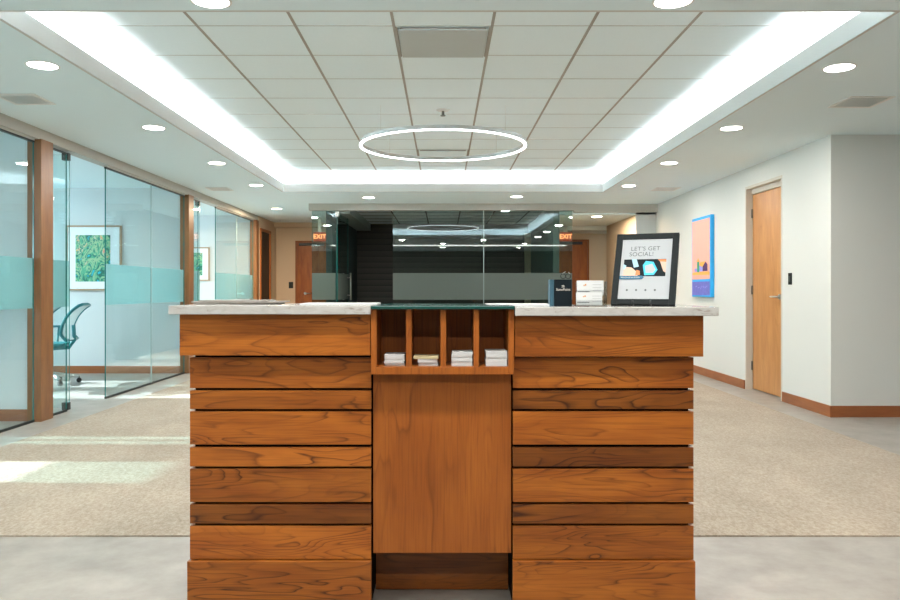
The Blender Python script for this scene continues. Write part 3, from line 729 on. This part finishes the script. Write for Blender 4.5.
# picture of hands and phones
def ftm(polys, y, mat):
    for p in polys: obj('photo_print', ft([p], y), mat, pos)
def ft(polys, y=0.0044, dy=0.0006):
    bm = bmesh.new()
    for p in polys: prism(bm, p, y, y + dy)
    bm.transform(FMX); return bm
rc = lambda x0, x1, z0, z1: [(x0, z0), (x1, z0), (x1, z1), (x0, z1)]
pz, pt = fh * 0.395, fh * 0.635; pl, pr = -iw + 0.012, iw - 0.018
obj('photo_print', ft([rc(pl, pr, pz, pt)]), M['box_navy'], pos)
ftm([[(pl, pz), (pl + 0.055, pz), (pl + 0.05, pz + 0.018), (pl + 0.03, pz + 0.036), (pl, pz + 0.040)], [(pr - 0.022, pt - 0.010), (pr, pt - 0.006), (pr, pz + 0.015), (pr - 0.008, pz + 0.020)]], 0.0040, M['skin'])
ftm([[(pl + 0.045, pz + 0.004), (pl + 0.062, pz + 0.006), (pl + 0.060, pz + 0.022), (pl + 0.048, pz + 0.026)], [(pr - 0.030, pt - 0.002), (pr, pt - 0.002), (pr, pt - 0.012), (pr - 0.022, pt - 0.010)]], 0.0037, M['orange'])
ftm([[(pl + 0.028, pt), (pl + 0.046, pt), (pl + 0.056, pt - 0.030), (pl + 0.038, pt - 0.034)], [(pl, pt-0.02), (pl + 0.010, pt-0.026), (pl + 0.006, pt-0.040), (pl, pt-0.042)]], 0.0034, M['ltblue'])
ftm([[(pl + 0.070, pz + 0.045), (pl + 0.078, pz + 0.004), (pl + 0.112, pz + 0.006), (pl + 0.124, pz + 0.026), (pl + 0.108, pz + 0.058), (pl + 0.080, pz + 0.062)]], 0.0037, M['cyan'])
ftm([[(pl + 0.078, pz + 0.042), (pl + 0.083, pz + 0.013), (pl + 0.108, pz + 0.013), (pl + 0.117, pz + 0.026), (pl + 0.104, pz + 0.050)]], 0.0031, M['poster'])
rz0, rz1 = fh * 0.352, fh * 0.402
obj('ribbon', ft([[(-iw, rz0), (pl + 0.070, rz0), (pl + 0.078, (rz0 + rz1) / 2), (pl + 0.070, rz1), (-iw, rz1)]], 0.0028), M['teal'], pos)
text_mesh('lettering', 'FOLLOW US ON SOCIAL', 0.0062, M['paper'], pos, tmx(pl + 0.028, (rz0 + rz1) / 2, 0.0024))
for k in range(4):
    x = -0.060 + k * 0.0335; obj('icon', ft([[(x + 0.004 * math.cos(a), fh * 0.205 + 0.004 * math.sin(a)) for a in [i * math.pi / 4 for i in range(8)]]]), M['ink'], pos)
# easel
t = thing('wire_easel', 'small black wire easel holding the framed sign', 'easel', (fc.x, fc.y, c0), 0)
EM = Matrix.Translation((fc.x, fc.y, c0)) @ Matrix.Rotation(yaw, 4, 'Z')
bm = bmesh.new()
for xx in (-0.031, 0.031):
    tube(bm, [(xx, -0.012, 0.026), (xx, -0.013, 0.008), (xx, -0.008, 0.0035), (xx, 0.03, 0.004), (xx * 0.9, 0.10, 0.0035)], 0.0028, 8)
    tube(bm, [(xx, 0.022, 0.005), (xx * 0.7, 0.070, 0.12), (0, 0.098, 0.19)], 0.0028, 8)
tube(bm, [(-0.031, 0.03, 0.0045), (0.031, 0.03, 0.0045)], 0.0025, 8)
bm.transform(EM); obj('wire_frame', bm, M['blackp'], t)
bm = bmesh.new(); tube(bm, [(0, 0.10, 0.19), (0, 0.15, 0.004)], 0.0028, 8); bm.transform(EM); obj('rear_leg', bm, M['blackp'], t)

# ------------------------------------------------------------------ ceiling fixtures
def lamp(name, typ, loc, energy, col, size=0.14, rot=(0, 0, 0), parent=None, sy=None, spread=None):
    l = bpy.data.lights.new(name, typ); l.energy = energy; l.color = col
    if typ == 'AREA':
        l.shape = 'DISK' if sy is None else 'RECTANGLE'; l.size = size
        if sy: l.size_y = sy
        if spread: l.spread = spread
    o = bpy.data.objects.new(name, l); COL.objects.link(o); o.location = loc; o.rotation_euler = rot
    return o
P_DOWN = 15
def make_downlight(warm=False):
    t = thing('downlight', 'x', 'ceiling light', (0, 0, 0), group='round recessed downlights')
    bm = bmesh.new(); seg = 32
    for (r0, r1, z0, z1) in ((0.085, 0.098, -0.004, 0.0),):
        rings = [[bm.verts.new((r * math.cos(2*math.pi*i/seg), r * math.sin(2*math.pi*i/seg), z)) for i in range(seg)] for r, z in ((r0, z0), (r1, z0 + 0.002), (r1, z1), (r0, z1))]
        for a in range(4):
            for i in range(seg):
                f = bm.faces.new((rings[a][i], rings[a][(i+1) % seg], rings[(a+1) % 4][(i+1) % seg], rings[(a+1) % 4][i])); f.smooth = False
    obj('trim_ring', bm, M['white_metal'], t)
    bm = bmesh.new(); cyl(bm, (0, 0, -0.003), (0, 0, -0.0005), 0.084, seg=32); obj('lens', bm, M['em_warm' if warm else 'em_down'], t)
    return t
proto = make_downlight()
spots = [(-2.44, 4.63, CEI, 'nearest of the left row beside the tray'), (-2.44, 6.41, CEI, 'second nearest of the left row beside the tray'),
         (-2.44, 8.2, CEI, 'third nearest of the left row beside the tray'), (-2.44, 9.93, CEI, 'farthest of the left row beside the tray'),
         (2.44, 4.68, CEI, 'nearest of the right row beside the tray'), (2.44, 6.43, CEI, 'second nearest of the right row beside the tray'),
         (2.44, 8.2, CEI, 'third nearest of the right row beside the tray'), (2.44, 9.98, CEI, 'farthest of the right row beside the tray'),
         (-1.10, 3.60, CEI, 'cut by the top edge, above the left of the desk'), (1.09, 3.60, CEI, 'cut by the top edge, above the right of the desk'),
         (-1.10, 11.25, CEI, 'left one before the dark meeting room'), (1.08, 11.15, CEI, 'right one before the dark meeting room')]
for i, (x, y, z, lab) in enumerate(spots):
    o = proto if i == 0 else dup(proto, (x, y, z), '')
    o.location = (x, y, z); o['label'] = 'round white downlight, ' + lab
    lamp('downlight_lamp', 'AREA', (x, y, z - 0.012), P_DOWN, (1.0, 0.965, 0.92), 0.15)
wproto = make_downlight(True)
for i, (x, y, z, lab) in enumerate([(-2.80, 12.80, CEI, 'warm one over the left hall'), (2.53, 12.50, 2.33, 'warm one over the right hall')]):
    o = wproto if i == 0 else dup(wproto, (x, y, z), '')
    o.location = (x, y, z); o['label'] = 'round white downlight, ' + lab
    lamp('downlight_lamp', 'AREA', (x, y, z - 0.012), 75 if x < 0 else 42, (1.0, 0.76, 0.52), 0.15)
# fill downlights added behind the viewer to light the desk front
for x in (-2.4, 0.0, 2.4):
    for y in (1.9, -0.2):
        o = dup(proto, (x, y, CEI), 'round white fill downlight added behind the viewer'); o['group'] = 'added fill downlights behind the viewer'
        lamp('downlight_lamp', 'AREA', (x, y, CEI - 0.012), 27, (1.0, 0.96, 0.90), 0.15)
o = obj('linear_light', B((-3.85, 3.75, -0.03, 0.03, -0.03, 0.0)), M['em_line']); o.location = (0, 1.1, CEI - 0.0005)
tag(o, 'long thin linear ceiling light reflected in the far glass front', 'ceiling light')

# cove strips
def strip(loc, sx, sy, label):
    o = obj('led_strip', B((-sx / 2, sx / 2, -sy / 2, sy / 2, 0, 0.012)), M['em_cove']); o.location = loc
    tag(o, label, 'led strip', 'cove lights around the raised ceiling')
zc = CEI + 0.0305
strip((-tx - 0.14, (ty0 + ty1) / 2, zc), 0.05, ty1 - ty0 + 0.3, 'led strip glowing in the left side of the ceiling cove')
strip((tx + 0.14, (ty0 + ty1) / 2, zc), 0.05, ty1 - ty0 + 0.3, 'led strip glowing in the right side of the ceiling cove')
strip((0, ty1 + 0.14, zc), 2 * tx + 0.16, 0.05, 'led strip glowing in the far side of the ceiling cove')
strip((0, ty0 - 0.14, zc), 2 * tx + 0.16, 0.05, 'led strip glowing in the near side of the ceiling cove')

# ring pendant
def ring_bm(r0, r1, z0, z1, seg=128):
    bm = bmesh.new()
    prof = ((r0, z0), (r1, z0), (r1, z1), (r0, z1))
    rings = [[bm.verts.new((r * math.cos(2*math.pi*i/seg), r * math.sin(2*math.pi*i/seg), z)) for i in range(seg)] for r, z in prof]
    for a in range(4):
        for i in range(seg):
            f = bm.faces.new((rings[a][i], rings[a][(i+1) % seg], rings[(a+1) % 4][(i+1) % seg], rings[(a+1) % 4][i]))
    return bm
rc_ = (0.0, 7.30)
t = thing('ring_pendant', 'large slim glowing ring light hanging under the raised ceiling', 'pendant light', (rc_[0], rc_[1], 2.49))
def at(bm): bm.transform(Matrix.Translation((rc_[0], rc_[1], 0))); return bm
obj('ring_body', at(ring_bm(0.776, 0.797, 2.501, 2.535)), principled('ring_aluminium', (0.55, 0.54, 0.52), 0.4, metal=0.6), t)
obj('diffuser', at(ring_bm(0.775, 0.798, 2.49, 2.5005)), M['em_ring'], t)
for k in range(4):
    a = math.pi / 4 + k * math.pi / 2; x, y = rc_[0] + 0.782 * math.cos(a), rc_[1] + 0.782 * math.sin(a)
    bm = bmesh.new(); cyl(bm, (x, y, 2.535), (x, y, TRAY), 0.0012, seg=6); obj('suspension_wire', bm, M['steel'], t)

# ceiling diffusers, sprinkler, vents
def diffuser(y0, y1, label, mat):
    t = thing('ceiling_diffuser', label, 'air diffuser', (0, (y0 + y1) / 2, TRAY), group='square diffusers in the raised ceiling')
    obj('face_plate', B((-0.280, 0.280, y0 + 0.01, y1 - 0.01, TRAY - 0.022, TRAY - 0.016)), mat, t)
    obj('collar', B((-0.296, -0.286, y0, y1, TRAY - 0.014, TRAY - 0.003), (0.286, 0.296, y0, y1, TRAY - 0.014, TRAY - 0.003), (-0.27, 0.27, y0 + 0.02, y1 - 0.02, TRAY - 0.016, TRAY - 0.003)), M['bar'], t)
diffuser(4.725, 5.30, 'grey square air diffuser near the front of the raised ceiling', M['panel_grey'])
diffuser(8.87, 9.45, 'pale square air diffuser seen through the ring light', M['tile'])
t = thing('sprinkler_head', 'small round sprinkler head in the raised ceiling before the ring light', 'sprinkler', (0.0, 6.92, TRAY))
bm = bmesh.new(); cyl(bm, (0, 6.92, TRAY - 0.012), (0, 6.92, TRAY - 0.0005), 0.045, 0.065, 24); obj('escutcheon', bm, M['white_metal'], t)
bm = bmesh.new(); cyl(bm, (0, 6.92, TRAY - 0.05), (0, 6.92, TRAY - 0.012), 0.014, 0.012, 12); cyl(bm, (0, 6.92, TRAY - 0.056), (0, 6.92, TRAY - 0.05), 0.024, seg=16); obj('deflector', bm, M['steel_d'], t)

def vent(x, y, s, label):
    t = thing('ceiling_vent', label, 'vent', (x, y, CEI), group='square vents in the lower ceiling')
    a = s / 2; e = 0.025; z0, z1 = CEI - 0.006, CEI - 0.0002
    obj('vent_frame', B((x - a, x - a + e, y - a, y + a, z0, z1), (x + a - e, x + a, y - a, y + a, z0, z1), (x - a + e, x + a - e, y - a, y - a + e, z0, z1), (x - a + e, x + a - e, y + a - e, y + a, z0, z1)), M['white_metal'], t)
    bm = bmesh.new(); bx(bm, x - a + e, x + a - e, y - a + e, y + a - e, CEI - 0.0015, CEI - 0.0003, mi=1)
    n = 9
    for k in range(n):
        yy = y - a + e + (k + 0.5) * (s - 2 * e) / n; bx(bm, x - a + e, x + a - e, yy - 0.006, yy + 0.006, z0 + 0.001, CEI - 0.002)
    obj('louvres', bm, [M['white_metal'], M['vent_slot']], t)
vent(-3.0, 5.45, 0.30, 'square ceiling vent at the upper left, above the nearest glass panel')
vent(3.04, 5.53, 0.32, 'square ceiling vent at the upper right, before the right wall')
vent(-3.03, 10.3, 0.30, 'small distant ceiling vent on the left, above the second office')
vent(3.02, 10.3, 0.32, 'small distant ceiling vent on the right, above the long painting')

# exit signs
def exit_sign(x, y, z0, label, top):
    t = thing('exit_sign', label, 'exit sign', (x, y, z0), group='red exit signs')
    w, h = 0.115, 0.165
    obj('sign_body', B((x - w, x + w, y, y + 0.02, z0, z0 + h)), principled('exit_housing', (0.8, 0.1, 0.03), 0.5), t)
    obj('mount', B((x - 0.03, x + 0.03, y + 0.004, y + 0.016, z0 + h, top)), M['white_metal'], t)
    bm = bmesh.new()
    bx(bm, x - w + 0.006, x + w - 0.006, y - 0.004, y - 0.0005, z0 + 0.006, z0 + h - 0.006)
    obj('lit_face', bm, emission('exit_face', (0.9, 0.10, 0.02), 0.55), t)
    text_mesh('lettering', 'EXIT', 0.115, emission('exit_letters', (1.0, 0.33, 0.12), 3.6), t, Matrix.Translation((x, y - 0.0055, z0 + h / 2)) @ Matrix.Rotation(R(90), 4, 'X'), offset=0.0025)
exit_sign(-2.32, 14.3, 2.04, 'red exit sign hanging before the left hall door', CEI)
exit_sign(2.31, 14.3, 2.04, 'red exit sign hanging before the right hall door', 2.33)

# wall switches / reader
def plate(x, y, z, label, nx):
    t = thing('wall_switch', label, 'switch', (x, y, z))
    if nx:
        obj('plate', B((x - 0.008, x, y - 0.035, y + 0.035, z - 0.057, z + 0.057)), M['blackp'], t, bevel=0.002)
        obj('rocker', B((x - 0.013, x - 0.008, y - 0.012, y + 0.012, z - 0.028, z + 0.028)), M['steel_d'], t)
    else:
        obj('plate', B((x - 0.045, x + 0.045, y - 0.008, y, z - 0.065, z + 0.065)), M['blackp'], t, bevel=0.002)
        obj('rocker', B((x - 0.012, x + 0.012, y - 0.013, y - 0.008, z - 0.028, z + 0.028)), M['rail'], t)
plate(WR, 7.48, 1.23, 'black switch plate on the right wall beside the light wooden door', True)
plate(X(291, 15.6), 15.6, 1.22, 'black switch plate on the tan wall left of the left hall door', False)

# ------------------------------------------------------------------ pictures
# long painting on the right wall
py0, py1, pzb, pzt = 9.58, 10.30, 1.03, 2.075
xf = WR - 0.045
t = thing('canvas_painting', 'tall peach painting of a house with bright blue edges on the right wall', 'painting', (WR, (py0 + py1) / 2, pzb))
obj('canvas', B((xf, WR - 0.001, py0, py1, pzb, pzt)), M['blue'], t, bevel=0.002)
def px(polys, mat, off, nm='painted_area'):
    bm = bmesh.new()
    for p in polys:       # p in (v along wall 0..1 left-to-right as seen, u up 0..1)
        a = [bm.verts.new((xf - off, py1 - q[0] * (py1 - py0), pzb + q[1] * (pzt - pzb))) for q in p]
        b = [bm.verts.new((xf - off + 0.0009, py1 - q[0] * (py1 - py0), pzb + q[1] * (pzt - pzb))) for q in p]
        bm.faces.new(a); bm.faces.new(list(reversed(b)))
        for i in range(len(a)): bm.faces.new((a[(i+1) % len(a)], a[i], b[i], b[(i+1) % len(a)]))
    return obj(nm, bm, mat, t)
px([rc(0.02, 0.95, 0.22, 0.965)], M['pink'], 0.001)
px([rc(0.02, 0.95, 0.02, 0.19)], M['violet'], 0.001)
px([rc(0.0, 0.02, 0.0, 1.0)], M['lilac'], 0.0012)
px([[(0.02, 0.28), (0.95, 0.27), (0.95, 0.31), (0.5, 0.315), (0.02, 0.305)]], M['yellow'], 0.002)
px([[(0.30, 0.31), (0.30, 0.44), (0.36, 0.47), (0.42, 0.44), (0.42, 0.31)]], M['greenp'], 0.004)
px([[(0.42, 0.32), (0.42, 0.41), (0.62, 0.39), (0.62, 0.32)]], M['lilac'], 0.003)
px([rc(0.16, 0.3, 0.32, 0.36)], M['lilac'], 0.003)
px([[(0.40, 0.40), (0.58, 0.37), (0.76, 0.44), (0.50, 0.435)]], M['yellow'], 0.005)
px([[(0.28, 0.44), (0.36, 0.49), (0.44, 0.44)]], M['yellow'], 0.005)
px([[(0.60, 0.32), (0.60, 0.38), (0.74, 0.44), (0.84, 0.40), (0.84, 0.32)]], M['purpled'], 0.0035)
bm_l = [[(0.2 + 0.13 * k, 0.13 - 0.015 * (k % 3)), (0.29 + 0.13 * k, 0.14 - 0.015 * (k % 2)), (0.29 + 0.13 * k, 0.132 - 0.015 * (k % 2)), (0.2 + 0.13 * k, 0.122 - 0.015 * (k % 3))] for k in range(5)]
px(bm_l, M['lilac'], 0.002)

def framed(x0, x1, z0, z1, y, label, bw, fwid=0.022):
    t = thing('framed_picture', label, 'picture', ((x0 + x1) / 2, y, z0))
    obj('frame', B((x0, x0 + fwid, y - 0.03, y - 0.001, z0, z1), (x1 - fwid, x1, y - 0.03, y - 0.001, z0, z1), (x0 + fwid, x1 - fwid, y - 0.03, y - 0.001, z0, z0 + fwid), (x0 + fwid, x1 - fwid, y - 0.03, y - 0.001, z1 - fwid, z1)), M['artframe'], t)
    obj('mount', B((x0 + fwid, x1 - fwid, y - 0.016, y - 0.001, z0 + fwid, z1 - fwid)), M['mat_w'], t)
    bm = B((x0 + bw[0], x1 - bw[1], y - 0.018, y - 0.0165, z0 + bw[2], z1 - bw[3])); obj('print', bm, M['botanical'], t)
yw = 10.22
framed(X(66.5, yw), X(122, yw), Z(290.5, yw), Z(225.5, yw), yw, 'framed green and turquoise garden picture above the mesh chair', (0.13, 0.15, 0.12, 0.13))
yw = 13.96
framed(-4.86, X(209.8, yw), Z(280.8, yw), Z(247.3, yw), yw, 'smaller framed green picture in the second office, half behind the post', (0.12, 0.13, 0.10, 0.10))

# ------------------------------------------------------------------ office chair
def make_chair(x, y, rz, label):
    t = thing('office_chair', label, 'chair', (x, y, 0), rz, group='mesh office chairs in the first office')
    # local: chair faces -x, back at +x
    def Wt(bm): bm.transform(t.matrix_world); return bm
    hw = 0.22
    prof = [(0.07, 0.53), (0.015, 0.60), (0.03, 0.70), (0.075, 0.80), (0.14, 0.88), (0.21, 0.935)]
    def curve(n=16):
        out = []
        for i in range(n + 1):
            s = i / n * (len(prof) - 1); k = min(int(s), len(prof) - 2); f = s - k
            p0 = prof[max(k-1, 0)]; p1 = prof[k]; p2 = prof[k+1]; p3 = prof[min(k+2, len(prof)-1)]
            out.append(tuple(0.5 * ((2*p1[j]) + (-p0[j]+p2[j])*f + (2*p0[j]-5*p1[j]+4*p2[j]-p3[j])*f*f + (-p0[j]+3*p1[j]-3*p2[j]+p3[j])*f**3) for j in (0, 1)))
        return out
    cv = curve()
    bm = bmesh.new()
    loop = [(p[0], -hw, p[1]) for p in cv] + [(cv[-1][0] + 0.01, -hw * 0.5, cv[-1][1] + 0.012), (cv[-1][0] + 0.01, hw * 0.5, cv[-1][1] + 0.012)] + [(p[0], hw, p[1]) for p in reversed(cv)]
    tube(bm, loop, 0.019, 8, True); obj('backrest_frame', Wt(bm), M['chair_f'], t)
    bm = bmesh.new(); rows_ = []
    for p in cv:
        rows_.append([bm.verts.new((p[0] + 0.035 * (1 - (k / 4) ** 2), k / 4 * hw, p[1])) for k in range(-4, 5)])
    for a, b in zip(rows_, rows_[1:]):
        for k in range(8):
            f = bm.faces.new((a[k], a[k+1], b[k+1], b[k])); f.smooth = True
    o = obj('mesh_back', Wt(bm), M['fabric'], t); sm = o.modifiers.new('s', 'SOLIDIFY'); sm.thickness = 0.004
    bm = bmesh.new(); tube(bm, [(-0.15, 0, 0.42), (0.04, 0, 0.43), (0.10, 0, 0.52), (0.09, 0, 0.70)], 0.022, 10); obj('spine', Wt(bm), M['chair_f'], t)
    bm = bmesh.new()
    pts = [(p_[0] - 0.18, p_[1]) for p_ in [(-0.25, -0.20), (-0.27, 0.0), (-0.25, 0.20), (-0.05, 0.25), (0.15, 0.24), (0.20, 0.20), (0.20, -0.20), (0.15, -0.24), (-0.05, -0.25)]]
    for z0, z1, s0, s1 in ((0.43, 0.455, 0.9, 1.0), (0.455, 0.49, 1.0, 0.93)):
        a = [bm.verts.new((p[0] * s0, p[1] * s0, z0)) for p in pts]; b = [bm.verts.new((p[0] * s1, p[1] * s1, z1)) for p in pts]
        n = len(pts)
        for i in range(n): bm.faces.new((a[i], a[(i+1) % n], b[(i+1) % n], b[i]))
        bm.faces.new(a); bm.faces.new(b)
    obj('seat', Wt(bm), M['chair_s'], t, bevel=0.006)
    for s in (-1, 1):
        bm = bmesh.new(); tube(bm, [(-0.18, s * 0.20, 0.44), (-0.18, s * 0.29, 0.47), (-0.16, s * 0.29, 0.66)], 0.013, 8)
        bx(bm, -0.32, -0.06, s * 0.29 - 0.035, s * 0.29 + 0.035, 0.66, 0.685); obj('armrest', Wt(bm), M['chair_f'], t)
    bm = bmesh.new(); cyl(bm, (-0.16, 0, 0.10), (-0.16, 0, 0.43), 0.025); obj('gas_column', Wt(bm), M['steel_d'], t)
    for k in range(5):
        a = k * 2 * math.pi / 5 + 0.3; bm = bmesh.new()
        cyl(bm, (-0.16, 0, 0.12), (-0.16 + 0.30 * math.cos(a), 0.30 * math.sin(a), 0.075), 0.028, 0.016, 10)
        leg = obj('leg', Wt(bm), M['steel'], t)
        bm = bmesh.new(); c, s_ = math.cos(a), math.sin(a)
        cyl(bm, (-0.16 + 0.30 * c - 0.02 * s_, 0.30 * s_ + 0.02 * c, 0.03), (-0.16 + 0.30 * c + 0.02 * s_, 0.30 * s_ - 0.02 * c, 0.03), 0.029); cyl(bm, (-0.16 + 0.30 * c, 0.30 * s_, 0.04), (-0.16 + 0.30 * c, 0.30 * s_, 0.08), 0.008, seg=8)
        obj('caster', Wt(bm), M['blackp'], leg)
    return t
make_chair(-4.52, 9.10, R(10), 'dark teal mesh office chair below the garden picture')
make_chair(-4.52, 8.38, R(10), 'dark teal mesh office chair just right of the nearest wooden post')

# ------------------------------------------------------------------ daylight
for i, (a, b, z0, z1) in enumerate(wins):
    t = thing('window_%d' % (i + 1), 'office window', None, (-7.55, (a + b) / 2, z0), kind='structure')
    obj('window_frame', B((-7.58, -7.52, a, a + 0.03, z0, z1), (-7.58, -7.52, b - 0.03, b, z0, z1), (-7.58, -7.52, a + 0.03, b - 0.03, z0, z0 + 0.03), (-7.58, -7.52, a + 0.03, b - 0.03, z1 - 0.03, z1)), M['white_metal'], t)
def sun_dimmer(wi, y0, y1, z0, z1, label):
    t = bpy.data.objects['window_%d' % wi]
    obj('sun_dimmer_sheet', B((-7.515, -7.512, y0, y1, z0, z1)), M['sun_dimmer'], t)  # unseen translucent sheet, added to dim parts of the sun patches
sun_dimmer(2, 4.42, 5.02, 2.02, 2.40, ''); sun_dimmer(3, 5.52, 5.86, 0.85, 2.40, ''); sun_dimmer(5, 8.78, 9.45, 1.6, 2.40, '')
obj('sun_patch_divider', B((-7.58, -7.52, 5.66, 5.72, 0.88, 2.37)), M['white_metal'], bpy.data.objects['window_3'])  # unseen bar, added to split the sun patch into two stripes
sun = bpy.data.lights.new('sun', 'SUN'); sun.energy = 21; sun.angle = R(0.5); sun.color = (0.74, 0.91, 1.0)
so = bpy.data.objects.new('sun', sun); COL.objects.link(so)
dirv = Vector((math.cos(R(22)), -0.01, -math.sin(R(22))))
so.rotation_euler = dirv.to_track_quat('-Z', 'Y').to_euler(); so.location = (-12, 6, 6)

w = bpy.data.worlds.new('sky'); S.world = w; w.use_nodes = True
bg = w.node_tree.nodes['Background']; bg.inputs[0].default_value = (0.58, 0.85, 1.0, 1); bg.inputs[1].default_value = 14.0
# glowing ceiling panels, unseen, added to brighten the offices like extra daylight
def panel(x, y, label, e=60):
    t = thing('office_fill_light', label, 'ceiling light', (x, y, CEI), group='added fill panels in the offices')
    obj('fill_panel_frame', B((x - 0.6, x + 0.6, y - 0.3, y + 0.3, CEI - 0.012, CEI - 0.0005)), M['white_metal'], t)
    obj('diffuser', B((x - 0.57, x + 0.57, y - 0.27, y + 0.27, CEI - 0.016, CEI - 0.0125)), emission('office_fill_glow', (0.84, 0.96, 0.98), 18), t)
panel(-5.9, 8.4, 'unseen fill panel added in the first office')
panel(-5.9, 12.1, 'unseen fill panel added in the second office')
panel(-5.6, 3.2, 'unseen fill panel added in the nearest office')

# ------------------------------------------------------------------ camera
cam = bpy.data.cameras.new('camera'); co = bpy.data.objects.new('camera', cam); COL.objects.link(co)
cam.lens = F / 900 * 36; cam.sensor_width = 36
co.location = (0, 0, CAMZ); co.rotation_euler = (R(90), 0, 0)
cam.shift_x = (450 - CX) / 900; cam.shift_y = -(300 - CY) / 900
cam.clip_start = 0.05
S.camera = co
S.view_settings.view_transform = 'Standard'; S.view_settings.look = 'None'; S.view_settings.gamma = 1
S.view_settings.exposure = 0.25
S.cycles.transparent_max_bounces = 32
S.cycles.max_bounces = 10
S.cycles.diffuse_bounces = 6
S.cycles.use_denoising = True
